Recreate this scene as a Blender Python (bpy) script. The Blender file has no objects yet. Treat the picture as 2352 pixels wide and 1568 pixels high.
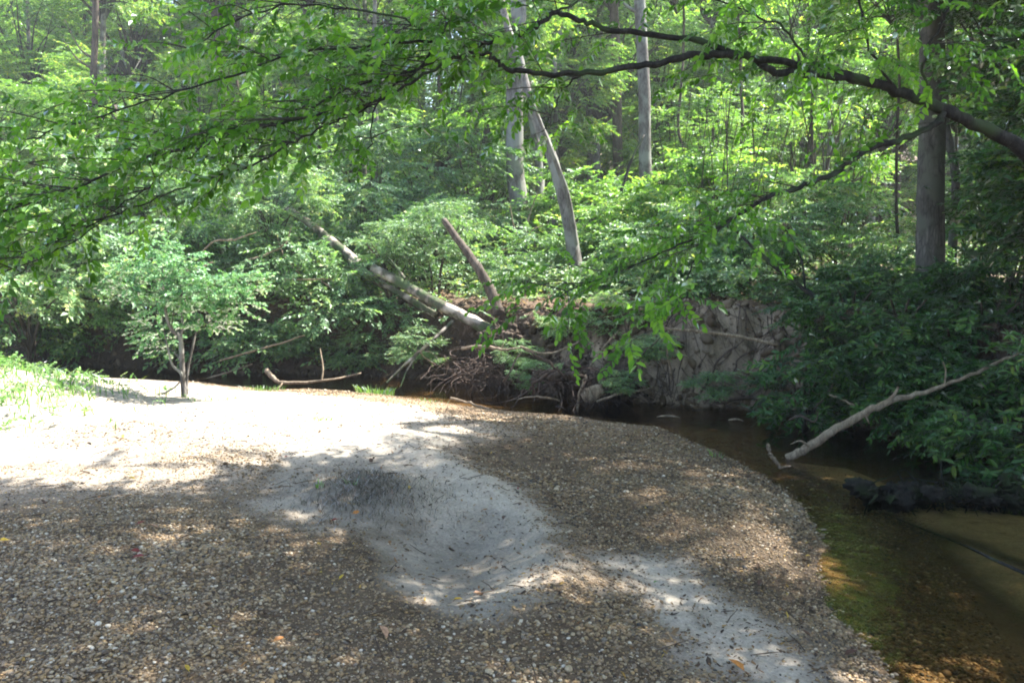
import bpy, math, random
import numpy as np
from mathutils import Vector, Matrix

R = math.radians
scene = bpy.context.scene
# ------------------------------------------------------------------ camera, light, exposure
CAM_H = 1.9
PITCH = R(5.5)
FPX = 1900.0                       # focal length in pixels of the 2352 px wide photograph
cam_data = bpy.data.cameras.new("camera")
cam = bpy.data.objects.new("camera", cam_data)
scene.collection.objects.link(cam)
cam.location = (0, 0, CAM_H)
cam.rotation_euler = (math.pi / 2 - PITCH, 0, 0)
cam_data.sensor_width = 36.0
cam_data.lens = 36.0 * FPX / 2352.0
cam_data.clip_end = 1000
cam_data.clip_start = 0.05
scene.camera = cam

SUN_AZ, SUN_EL = R(62), R(56)      # azimuth from +Y towards +X
SUN = np.array([math.sin(SUN_AZ) * math.cos(SUN_EL), math.cos(SUN_AZ) * math.cos(SUN_EL), math.sin(SUN_EL)])
world = bpy.data.worlds.new("World")
scene.world = world
world.use_nodes = True
wn = world.node_tree
bg = wn.nodes["Background"]
sky = wn.nodes.new("ShaderNodeTexSky")
sky.sky_type = 'NISHITA'
sky.sun_disc = False
sky.sun_elevation = SUN_EL
sky.sun_rotation = SUN_AZ
sky.air_density = 1.0
sky.dust_density = 1.5
wn.links.new(sky.outputs[0], bg.inputs[0])
bg.inputs[1].default_value = 0.115
sun_data = bpy.data.lights.new("sun", 'SUN')
sun_data.energy = 5.0
sun_data.angle = R(0.53)
sun_data.color = (1.0, 0.965, 0.90)
sun = bpy.data.objects.new("sun", sun_data)
scene.collection.objects.link(sun)
sun.rotation_euler = Vector((-SUN).tolist()).to_track_quat('-Z', 'Y').to_euler()

scene.view_settings.view_transform = 'Standard'
scene.view_settings.look = 'None'
scene.view_settings.gamma = 1.0
scene.view_settings.exposure = 2.3
scene.cycles.max_bounces = 8
scene.cycles.diffuse_bounces = 4
scene.cycles.glossy_bounces = 3
scene.cycles.transmission_bounces = 6
scene.cycles.transparent_max_bounces = 6
scene.cycles.use_denoising = True
scene.cycles.sample_clamp_indirect = 6.0
scene.cycles.filter_width = 1.9
scene.cycles.caustics_reflective = False
scene.cycles.caustics_refractive = False

# ------------------------------------------------------------------ picture point -> world point
cp, sp = math.cos(PITCH), math.sin(PITCH)

def pray(px, py):
    dx = (px - 1176) / FPX
    dy = -(py - 784) / FPX
    return np.array([dx, cp + dy * sp, -sp + dy * cp])

def atY(px, py, Y):
    d = pray(px, py)
    return np.array([0, 0, CAM_H]) + d * (Y / d[1])

def atZ(px, py, z):
    d = pray(px, py)
    return np.array([0, 0, CAM_H]) + d * ((z - CAM_H) / d[2])

# ------------------------------------------------------------------ numpy helpers
def rng(seed):
    return np.random.default_rng(seed)

_tab = rng(5).random((256, 256))

def vnoise(x, y):
    xi = np.floor(x).astype(int); yi = np.floor(y).astype(int)
    fx = x - xi; fy = y - yi
    fx = fx * fx * (3 - 2 * fx); fy = fy * fy * (3 - 2 * fy)
    a = _tab[xi % 256, yi % 256]; b = _tab[(xi + 1) % 256, yi % 256]
    c = _tab[xi % 256, (yi + 1) % 256]; d = _tab[(xi + 1) % 256, (yi + 1) % 256]
    return (a * (1 - fx) + b * fx) * (1 - fy) + (c * (1 - fx) + d * fx) * fy

def fbm(x, y, f=1.0, n=4):
    s = 0; a = 0.5
    for i in range(n):
        s = s + a * (vnoise(x * f + 17.3 * i, y * f - 9.1 * i) - 0.5)
        f *= 2.03; a *= 0.5
    return s

def inpoly(x, y, poly):
    poly = np.asarray(poly, float)
    r = np.zeros(x.shape, bool)
    n = len(poly)
    j = n - 1
    for i in range(n):
        xi, yi = poly[i]; xj, yj = poly[j]
        c = ((yi > y) != (yj > y))
        with np.errstate(divide='ignore', invalid='ignore'):
            xx = (xj - xi) * (y - yi) / (yj - yi + 1e-12) + xi
        r ^= c & (x < xx)
        j = i
    return r

def dline(x, y, line):
    line = np.asarray(line, float)
    best = np.full(x.shape, 1e9)
    for i in range(len(line) - 1):
        a = line[i]; b = line[i + 1]; ab = b - a
        L = ab @ ab + 1e-12
        t = np.clip(((x - a[0]) * ab[0] + (y - a[1]) * ab[1]) / L, 0, 1)
        best = np.minimum(best, np.hypot(x - a[0] - t * ab[0], y - a[1] - t * ab[1]))
    return best

def softpoly(x, y, poly, w):
    """1 inside, fading over w metres to either side of the outline"""
    d = dline(x, y, list(poly) + [poly[0]])
    s = np.where(inpoly(x, y, poly), d, -d)
    return np.clip(0.5 + s / (2 * w), 0, 1)

def sstep(a, b, v):
    t = np.clip((v - a) / (b - a), 0, 1)
    return t * t * (3 - 2 * t)

def crom(pts, per=6):
    """Catmull-Rom through rows of pts (any columns)"""
    P = np.asarray(pts, float)
    if len(P) < 3:
        t = np.linspace(0, 1, per + 1)[:, None]
        return P[0] * (1 - t) + P[-1] * t
    Q = np.vstack([2 * P[0] - P[1], P, 2 * P[-1] - P[-2]])
    out = []
    for i in range(1, len(Q) - 2):
        p0, p1, p2, p3 = Q[i - 1], Q[i], Q[i + 1], Q[i + 2]
        for t in np.arange(per) / per:
            out.append(0.5 * ((2 * p1) + (-p0 + p2) * t + (2 * p0 - 5 * p1 + 4 * p2 - p3) * t ** 2 + (-p0 + 3 * p1 - 3 * p2 + p3) * t ** 3))
    out.append(Q[-2])
    return np.array(out)

class Geo:
    """collects quads and builds ONE mesh"""
    def __init__(s):
        s.v = []; s.f = []; s.t = []; s.n = 0; s.m = []
    def add(s, v, f, tint=0.5, mi=0):
        v = np.asarray(v, float).reshape(-1, 3); f = np.asarray(f, np.int64).reshape(-1, 4)
        s.v.append(v); s.f.append(f + s.n)
        s.t.append(np.broadcast_to(np.asarray(tint, float), (len(v),)))
        s.m.append(np.full(len(f), mi, np.int32))
        s.n += len(v)
    def tube(s, pts, rad, sides=6, wob=0.0, seed=0, tint=0.5, mi=0, cap=True):
        P = np.asarray(pts, float); n = len(P)
        rad = np.broadcast_to(np.asarray(rad, float), (n,)).copy()
        T = np.gradient(P, axis=0); T /= np.linalg.norm(T, axis=1)[:, None] + 1e-9
        ref = np.array([0, 0, 1.0]) if abs(T[:, 2]).mean() < 0.8 else np.array([1.0, 0, 0])
        A = np.cross(T, ref); A /= np.linalg.norm(A, axis=1)[:, None] + 1e-9
        B = np.cross(T, A)
        th = np.linspace(0, 2 * np.pi, sides, endpoint=False)
        rr = rad[:, None] * np.ones((1, sides))
        if wob:
            g = rng(seed)
            lob = g.random(sides) - 0.5
            rr = rr * (1 + wob * lob[None, :] + wob * 0.8 * (g.random((n, sides)) - 0.5))
        V = P[:, None, :] + (A[:, None, :] * np.cos(th)[None, :, None] + B[:, None, :] * np.sin(th)[None, :, None]) * rr[..., None]
        V = V.reshape(-1, 3)
        i = np.arange(n - 1)[:, None] * sides; j = np.arange(sides)[None, :]; k = (j + 1) % sides
        F = np.stack([i + j, i + k, i + sides + k, i + sides + j], -1).reshape(-1, 4)
        if cap:
            c0 = len(V); V = np.vstack([V, P[0:1] - 0.0 * T[0:1], P[-1:]])
            jj = np.arange(sides)
            if sides % 2 == 0:
                e = np.arange(0, sides, 2)
                F = np.vstack([F, np.stack([np.full(len(e), c0), (e + 2) % sides, (e + 1) % sides, e], -1),
                               np.stack([np.full(len(e), c0 + 1), (n - 1) * sides + e, (n - 1) * sides + (e + 1) % sides, (n - 1) * sides + (e + 2) % sides], -1)])
        s.add(V, F, tint, mi)
    def mesh(s, name, smooth=True, mats=()):
        V = np.vstack(s.v); F = np.vstack(s.f); t = np.concatenate(s.t); m = np.concatenate(s.m)
        return quadmesh(name, V, F, t, smooth, mats, m)

def quadmesh(name, V, F, tint=None, smooth=True, mats=(), mi=None, color=None):
    me = bpy.data.meshes.new(name)
    nf = len(F)
    me.vertices.add(len(V)); me.vertices.foreach_set("co", np.ascontiguousarray(V, np.float32).ravel())
    k = F.shape[1]
    me.loops.add(nf * k); me.loops.foreach_set("vertex_index", np.ascontiguousarray(F, np.int32).ravel())
    me.polygons.add(nf); me.polygons.foreach_set("loop_start", np.arange(0, nf * k, k, dtype=np.int32))
    me.update(calc_edges=True)
    me.polygons.foreach_set("use_smooth", np.full(nf, smooth, bool))
    if mi is not None and len(mats) > 1:
        me.polygons.foreach_set("material_index", mi)
    if tint is not None:
        a = me.attributes.new("tint", 'FLOAT', 'POINT'); a.data.foreach_set("value", np.ascontiguousarray(tint, np.float32))
    if color is not None:
        a = me.attributes.new("col", 'FLOAT_COLOR', 'POINT')
        c = np.ones((len(V), 4), np.float32); c[:, :3] = color
        a.data.foreach_set("color", c.ravel())
    for x in mats:
        me.materials.append(x)
    return me

def link(name, me, parent=None):
    o = bpy.data.objects.new(name, me)
    scene.collection.objects.link(o)
    if parent is not None:
        o.parent = parent
    return o

def tag(o, label=None, cat=None, group=None, kind=None):
    if label: o["label"] = label
    if cat: o["category"] = cat
    if group: o["group"] = group
    if kind: o["kind"] = kind
    return o

def empty(name, loc, label, cat, group=None):
    o = bpy.data.objects.new(name, None)
    scene.collection.objects.link(o)
    o.location = [float(c) for c in loc]
    o.empty_display_size = 0.2
    return tag(o, label, cat, group)

# ------------------------------------------------------------------ materials
def newmat(name):
    m = bpy.data.materials.new(name); m.use_nodes = True
    nt = m.node_tree; nt.nodes.clear()
    return m, nt

def N(nt, typ, **kw):
    n = nt.nodes.new(typ)
    for k, v in kw.items():
        if k.startswith("in_"):
            key = k[3:]
            n.inputs[int(key) if key.isdigit() else key.replace("_", " ")].default_value = v
        else:
            setattr(n, k, v)
    return n

def ramp(nt, src, stops, interp='LINEAR'):
    r = nt.nodes.new("ShaderNodeValToRGB")
    cr = r.color_ramp; cr.interpolation = interp
    while len(cr.elements) < len(stops):
        cr.elements.new(0.5)
    for e, (p, c) in zip(cr.elements, stops):
        e.position = p; e.color = (*c, 1)
    nt.links.new(src, r.inputs[0])
    return r

def leafmat(name, dark, mid, light, trans=0.5, gloss=0.12, rough=0.45, objvar=0.12):
    m, nt = newmat(name)
    L = nt.links.new
    at = N(nt, "ShaderNodeAttribute", attribute_name="tint")
    oi = N(nt, "ShaderNodeObjectInfo")
    ad = N(nt, "ShaderNodeMath", operation='MULTIPLY_ADD'); ad.inputs[1].default_value = objvar * 2; 
    L(oi.outputs["Random"], ad.inputs[0])
    sb = N(nt, "ShaderNodeMath", operation='SUBTRACT'); sb.inputs[1].default_value = objvar
    L(at.outputs["Fac"], ad.inputs[2]); L(ad.outputs[0], sb.inputs[0])
    r = ramp(nt, sb.outputs[0], [(0.0, dark), (0.5, mid), (0.93, light), (1.0, (light[0] * 1.45, light[1] * 1.05, light[2]))])
    dif = N(nt, "ShaderNodeBsdfDiffuse"); L(r.outputs[0], dif.inputs[0])
    tr = N(nt, "ShaderNodeBsdfTranslucent")
    hs = N(nt, "ShaderNodeMixRGB", blend_type='MULTIPLY'); hs.inputs[0].default_value = 1; hs.inputs[2].default_value = (1.55, 1.7, 0.7, 1)
    L(r.outputs[0], hs.inputs[1]); L(hs.outputs[0], tr.inputs[0])
    mx = N(nt, "ShaderNodeMixShader"); mx.inputs[0].default_value = trans
    L(dif.outputs[0], mx.inputs[1]); L(tr.outputs[0], mx.inputs[2])
    gl = N(nt, "ShaderNodeBsdfGlossy"); gl.inputs["Roughness"].default_value = rough
    gl.inputs[0].default_value = (0.9, 0.95, 1, 1)
    fr = N(nt, "ShaderNodeFresnel"); fr.inputs[0].default_value = 1.42
    gm = N(nt, "ShaderNodeMath", operation='MULTIPLY'); gm.inputs[1].default_value = gloss * 8; gm.use_clamp = True
    L(fr.outputs[0], gm.inputs[0])
    m2 = N(nt, "ShaderNodeMixShader"); L(gm.outputs[0], m2.inputs[0]); L(mx.outputs[0], m2.inputs[1]); L(gl.outputs[0], m2.inputs[2])
    o = N(nt, "ShaderNodeOutputMaterial"); L(m2.outputs[0], o.inputs[0])
    return m

def barkmat(name, a, b, c, scale=14, moss=None, patch=None, bump=0.6):
    m, nt = newmat(name); L = nt.links.new
    tc = N(nt, "ShaderNodeNewGeometry")
    mp = N(nt, "ShaderNodeMapping"); mp.inputs["Scale"].default_value = (1, 1, 0.25)
    L(tc.outputs["Position"], mp.inputs[0])
    n1 = N(nt, "ShaderNodeTexNoise"); n1.inputs["Scale"].default_value = scale; n1.inputs["Detail"].default_value = 6; n1.inputs["Roughness"].default_value = 0.7
    L(mp.outputs[0], n1.inputs[0])
    v = N(nt, "ShaderNodeTexVoronoi", feature='DISTANCE_TO_EDGE'); v.inputs["Scale"].default_value = scale * 1.6
    L(mp.outputs[0], v.inputs[0])
    r = ramp(nt, n1.outputs[0], [(0.3, a), (0.5, b), (0.72, c)])
    vr = ramp(nt, v.outputs[0], [(0.0, (0.45,) * 3), (0.12, (1,) * 3)])
    mu = N(nt, "ShaderNodeMixRGB", blend_type='MULTIPLY'); mu.inputs[0].default_value = 0.8
    L(r.outputs[0], mu.inputs[1]); L(vr.outputs[0], mu.inputs[2])
    col = mu.outputs[0]
    n2 = N(nt, "ShaderNodeTexNoise"); n2.inputs["Scale"].default_value = 3.1; n2.inputs["Detail"].default_value = 4
    L(tc.outputs["Position"], n2.inputs[0])
    if patch is not None:
        rr = ramp(nt, n2.outputs[0], [(0.48, (0,) * 3), (0.6, (1,) * 3)])
        mm = N(nt, "ShaderNodeMixRGB"); L(rr.outputs[0], mm.inputs[0]); L(col, mm.inputs[1]); mm.inputs[2].default_value = (*patch, 1)
        col = mm.outputs[0]
    if moss is not None:
        rr = ramp(nt, n2.outputs[0], [(0.5, (1,) * 3), (0.4, (0,) * 3)])
        rr.color_ramp.elements[0].position = 0.38; rr.color_ramp.elements[0].color = (0.8, 0.8, 0.8, 1)
        rr.color_ramp.elements[1].position = 0.5; rr.color_ramp.elements[1].color = (0, 0, 0, 1)
        mm = N(nt, "ShaderNodeMixRGB"); L(rr.outputs[0], mm.inputs[0]); L(col, mm.inputs[1]); mm.inputs[2].default_value = (*moss, 1)
        col = mm.outputs[0]
    bs = N(nt, "ShaderNodeBsdfPrincipled"); bs.inputs["Roughness"].default_value = 0.85; bs.inputs["Specular IOR Level"].default_value = 0.2
    L(col, bs.inputs["Base Color"])
    bp = N(nt, "ShaderNodeBump"); bp.inputs["Strength"].default_value = bump; bp.inputs["Distance"].default_value = 0.02
    L(mu.outputs[0], bp.inputs["Height"]); L(bp.outputs[0], bs.inputs["Normal"])
    o = N(nt, "ShaderNodeOutputMaterial"); L(bs.outputs[0], o.inputs[0])
    return m

def tintmat(name, stops, rough=0.7, spec=0.4, trans=0.0, interp='LINEAR', bump=0.0):
    m, nt = newmat(name); L = nt.links.new
    at = N(nt, "ShaderNodeAttribute", attribute_name="tint")
    r = ramp(nt, at.outputs["Fac"], stops, interp)
    bs = N(nt, "ShaderNodeBsdfPrincipled"); bs.inputs["Roughness"].default_value = rough
    bs.inputs["Specular IOR Level"].default_value = spec
    col = r.outputs[0]
    n1 = N(nt, "ShaderNodeTexNoise"); n1.inputs["Scale"].default_value = 90; n1.inputs["Detail"].default_value = 3
    g = N(nt, "ShaderNodeNewGeometry"); L(g.outputs["Position"], n1.inputs[0])
    rr = ramp(nt, n1.outputs[0], [(0.3, (0.65,) * 3), (0.7, (1.2,) * 3)])
    mu = N(nt, "ShaderNodeMixRGB", blend_type='MULTIPLY'); mu.inputs[0].default_value = 1
    L(col, mu.inputs[1]); L(rr.outputs[0], mu.inputs[2])
    L(mu.outputs[0], bs.inputs["Base Color"])
    if bump:
        bp = N(nt, "ShaderNodeBump"); bp.inputs["Strength"].default_value = bump; bp.inputs["Distance"].default_value = 0.01
        L(n1.outputs[0], bp.inputs["Height"]); L(bp.outputs[0], bs.inputs["Normal"])
    out = bs.outputs[0]
    if trans:
        tr = N(nt, "ShaderNodeBsdfTranslucent"); L(mu.outputs[0], tr.inputs[0])
        mx = N(nt, "ShaderNodeMixShader"); mx.inputs[0].default_value = trans
        L(out, mx.inputs[1]); L(tr.outputs[0], mx.inputs[2]); out = mx.outputs[0]
    o = N(nt, "ShaderNodeOutputMaterial"); L(out, o.inputs[0])
    return m

M = {}
M["leaf_near"] = leafmat("overhanging leaf", (0.05, 0.13, 0.012), (0.11, 0.26, 0.025), (0.22, 0.41, 0.045), 0.55, 0.045, rough=0.5)
M["leaf_shrub"] = leafmat("shrub leaf", (0.05, 0.12, 0.045), (0.13, 0.25, 0.095), (0.27, 0.41, 0.17), 0.47, 0.08)
M["leaf_sap"] = leafmat("sapling leaf", (0.06, 0.16, 0.06), (0.13, 0.29, 0.12), (0.24, 0.42, 0.2), 0.4, 0.07, objvar=0.02)
M["leaf_tree"] = leafmat("forest leaf", (0.065, 0.15, 0.04), (0.15, 0.29, 0.07), (0.33, 0.46, 0.12), 0.54, 0.05)
M["leaf_laurel"] = leafmat("laurel leaf", (0.02, 0.06, 0.012), (0.045, 0.12, 0.024), (0.13, 0.24, 0.045), 0.3, 0.08, rough=0.4)
M["grass"] = leafmat("grass blade", (0.07, 0.16, 0.03), (0.12, 0.26, 0.06), (0.20, 0.34, 0.10), 0.4, 0.05)
M["bark_dark"] = barkmat("dark limb bark", (0.010, 0.009, 0.008), (0.028, 0.025, 0.022), (0.075, 0.07, 0.06), 30, moss=(0.05, 0.075, 0.03))
M["bark_grey"] = barkmat("grey trunk bark", (0.06, 0.052, 0.045), (0.15, 0.135, 0.12), (0.28, 0.26, 0.235), 12, patch=(0.22, 0.22, 0.19), bump=1.0)
M["bark_brown"] = barkmat("brown trunk bark", (0.035, 0.026, 0.02), (0.09, 0.07, 0.055), (0.17, 0.14, 0.11), 12)
M["bark_dim"] = barkmat("dim trunk bark", (0.04, 0.034, 0.028), (0.095, 0.085, 0.075), (0.18, 0.165, 0.15), 12, patch=(0.10, 0.10, 0.08), bump=1.0)
M["bark_pale"] = barkmat("pale bare wood", (0.14, 0.10, 0.07), (0.25, 0.19, 0.13), (0.42, 0.34, 0.25), 22, bump=0.4)
M["bark_log"] = barkmat("fallen log bark", (0.04, 0.032, 0.026), (0.12, 0.10, 0.08), (0.22, 0.19, 0.15), 14, patch=(0.46, 0.40, 0.33), moss=(0.05, 0.09, 0.03))
M["root"] = barkmat("root bark", (0.03, 0.022, 0.018), (0.085, 0.06, 0.048), (0.19, 0.145, 0.115), 30)
M["twig"] = barkmat("thin twig", (0.03, 0.025, 0.02), (0.07, 0.06, 0.05), (0.12, 0.11, 0.09), 60, bump=0.1)
M["stone"] = tintmat("river stones", [(0.0, (0.030, 0.026, 0.024)), (0.14, (0.08, 0.050, 0.025)), (0.30, (0.17, 0.102, 0.042)), (0.42, (0.26, 0.175, 0.09)),
    (0.54, (0.16, 0.125, 0.09)), (0.66, (0.30, 0.185, 0.07)), (0.78, (0.34, 0.26, 0.155)), (0.92, (0.44, 0.36, 0.24)), (1.0, (0.54, 0.47, 0.36))], 0.55, 0.45)
M["litter"] = tintmat("leaf litter", [(0.0, (0.035, 0.024, 0.018)), (0.4, (0.10, 0.06, 0.035)), (0.7, (0.19, 0.12, 0.06)), (0.9, (0.26, 0.13, 0.05)), (1.0, (0.36, 0.25, 0.05))], 0.7, 0.3, 0.2)

# ------------------------------------------------------------------ terrain
def Z0(pts, z=0.0):
    return [tuple(atZ(px, py, z)[:2]) for px, py in pts]

NEAR = [(-34, 30), (-14, 17.5), (-8.6, 14.2)] + Z0([(450, 880), (600, 897), (800, 900), (950, 914), (1100, 936), (1300, 957), (1500, 982),
    (1600, 1022), (1700, 1062), (1765, 1092), (1815, 1122), (1855, 1180), (1880, 1260), (1900, 1340), (1920, 1400), (1960, 1480), (2015, 1568)]) + [(1.5, 2.6), (1.2, 0), (1.0, -12)]
FAR = [(-32, 33.5), (-13.5, 19.2)] + Z0([(100, 838), (300, 846), (450, 853), (600, 856), (800, 862), (1000, 872), (1150, 892), (1300, 918), (1500, 925), (1700, 937),
    (1850, 962), (2000, 985), (2150, 1020), (2300, 1062), (2420, 1110)]) + [(4.5, 5.6), (4.1, 4.2), (3.9, 2), (3.7, 0), (3.7, -12)]
WATERPOLY = NEAR + FAR[::-1]
FARSIDE = FAR + [(150, -12), (150, 250), (-150, 250), (-150, 33.5)]
STRIP = Z0([(1830, 1062), (1960, 1078), (2090, 1130), (2220, 1165), (2420, 1195), (2420, 1430), (2250, 1310), (2140, 1215), (1960, 1160), (1880, 1112)], -0.1)
DEEPLINE = Z0([(1830, 1085), (1960, 1150), (2080, 1200), (2200, 1245), (2400, 1325)], -0.1)
SANDS = [Z0(p, 0.3) for p in (
    [(690, 985), (1030, 975), (1060, 1030), (1110, 1070), (1180, 1105), (1220, 1160), (1260, 1215), (1295, 1265), (1250, 1345), (1120, 1385), (1000, 1370), (915, 1290), (900, 1200), (760, 1205), (640, 1165), (600, 1110), (640, 1050)],
    [(1570, 1215), (1640, 1240), (1700, 1300), (1800, 1360), (1890, 1440), (1990, 1580), (1820, 1600), (1740, 1500), (1640, 1440), (1560, 1350), (1480, 1300), (1390, 1270), (1300, 1230), (1420, 1215)],
    [(-500, 1020), (120, 1015), (250, 1035), (330, 1090), (150, 1085), (-500, 1130)])]
SANDBACK = Z0([(-900, 780), (200, 800), (600, 880), (900, 900), (1090, 935), (1040, 975), (900, 985), (700, 1000), (520, 985), (300, 985), (100, 1000), (-900, 1010)], 0.25)
SUN_PALE = Z0([(-900, 960), (200, 960), (600, 960), (1150, 945), (1180, 975), (1010, 1010), (1060, 1080), (900, 1060), (620, 1120), (420, 1150), (200, 1170), (0, 1160), (-900, 1200)], 0.3)  # thin gravel over sand; sunlight put into its colour by extra sand
HOLLOW = Z0([(930, 1200), (1020, 1170), (1120, 1160), (1200, 1240), (1160, 1320), (1050, 1360), (960, 1330), (910, 1260)], 0.3)
LIP = Z0([(900, 1010), (1040, 1060), (1170, 1130), (1250, 1220), (1270, 1290), (1200, 1360)], 0.3)
DAMP_SHADE = Z0([(640, 1065), (880, 1045), (915, 1120), (900, 1200), (720, 1185), (610, 1125)], 0.3)  # damp scour beside the hump, its shade darkened into the colour too
HUMP = atZ(840, 1120, 0.3)

def masks(x, y):
    dn = dline(x, y, NEAR); df = dline(x, y, FAR)
    inw = inpoly(x, y, WATERPOLY); far = inpoly(x, y, FARSIDE) & ~inw
    return dn, df, inw, far

def ground_z(x, y, mk=None):
    dn, df, inw, far = mk if mk is not None else masks(x, y)
    n = fbm(x, y, 0.5, 5)
    edge = 0.075 * fbm(x + 3, y, 1.1, 4) * np.exp(-dn / 0.9)
    bar = edge + 0.36 * (1 - np.exp(-dn / 2.2)) + 0.10 * fbm(x, y, 0.7, 3) * np.clip(dn, 0, 1) + 0.035 * fbm(x, y, 4, 3) * np.clip(dn * 2, 0, 1) + 0.05 * fbm(x + 11, y * 1.3, 1.7, 3) * np.clip(dn, 0, 1)
    bar += 0.78 * np.exp(-(((x + 7.2) / 1.9) ** 2 + ((y - 8.4) / 2.2) ** 2))
    bar += 0.10 * np.exp(-(((x + 2.2) / 1.6) ** 2 + ((y - 3.6) / 1.5) ** 2))
    near = (np.hypot(x, y) < 25)
    if near.any():
        h = np.zeros_like(x); h[near] = softpoly(x[near], y[near], HOLLOW, 0.22)
        bar -= 0.10 * h * (1 + 1.2 * fbm(x, y, 1.8, 3)) - 0.05 * fbm(x + 2, y, 2.6, 3) * h
    bar += 0.07 * np.exp(-((dline(x, y, LIP) / 0.22) ** 2))
    bar += 0.14 * np.exp(-(((x - HUMP[0]) / 0.45) ** 2 + ((y - HUMP[1]) / 0.4) ** 2))
    dw = np.minimum(dn, df * 1.2)
    bed = edge - 0.34 * np.minimum(1 - np.exp(-dn / 1.5), 1 - np.exp(-df / 0.5)) + 0.05 * fbm(x, y, 1.5, 3) * np.clip(dw * 2, 0, 1)
    if near.any():
        s = np.zeros_like(x); s[near] = softpoly(x[near], y[near], STRIP, 0.10)
        bed = bed * (1 - s) + s * (-0.07 + 0.02 * fbm(x, y, 3, 2))
    H = 1.22 + 0.35 * fbm(x, y, 0.35, 3) - 0.35 * sstep(3.0, 6.0, x) * sstep(10, 6, y)
    w = 0.62 + 0.5 * fbm(x, y, 0.8, 3)
    w = w * (0.75 + 0.9 * np.clip(fbm(x * 1.0, 3.3, 1.6, 3) + 0.5, 0, 1))
    prof = 0.10 * sstep(0, 0.12, df) + 0.90 * sstep(0.12, 1, (df + 0.30 * fbm(x, y, 1.1, 2) + 0.30 * fbm(x, y, 3.0, 4)) / w)
    bank = H * prof + 0.22 * fbm(x, y, 4.5, 4) * sstep(0, .3, df) + 0.02 * df
    bank += 0.05 * np.clip(df - 4, 0, 18) + 0.16 * np.clip(y - 34, 0, 80) + 0.06 * np.clip(np.abs(x) - 18, 0, 60)
    return np.where(inw, bed, np.where(far, bank, bar + 0.03 * np.clip(-y - 2, 0, 30)))

def gz(x, y):
    return float(ground_z(np.array([float(x)]), np.array([float(y)]))[0])

def sandness(x, y):
    s = np.zeros_like(x)
    wob = 0.55 * fbm(x, y, 1.3, 3) + 0.30 * fbm(x + 8, y, 5.0, 4)
    for p in SANDS:
        s = np.maximum(s, softpoly(x + wob, y + wob, p, 0.16))
    s = np.maximum(s, softpoly(x + wob, y + wob, SANDBACK, 0.3) * 0.97)
    s = np.maximum(s, softpoly(x + wob, y + wob, SUN_PALE, 0.35) * (0.80 + 0.9 * fbm(x, y, 0.8, 4)) * (0.60 + 0.40 * sstep(6.4, 8.0, y)))
    s = s - 0.16 * np.clip(fbm(x - 5, y, 3.5, 3) * 3, 0, 1) * (s > 0.4)
    return np.clip(s, 0, 1)

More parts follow.
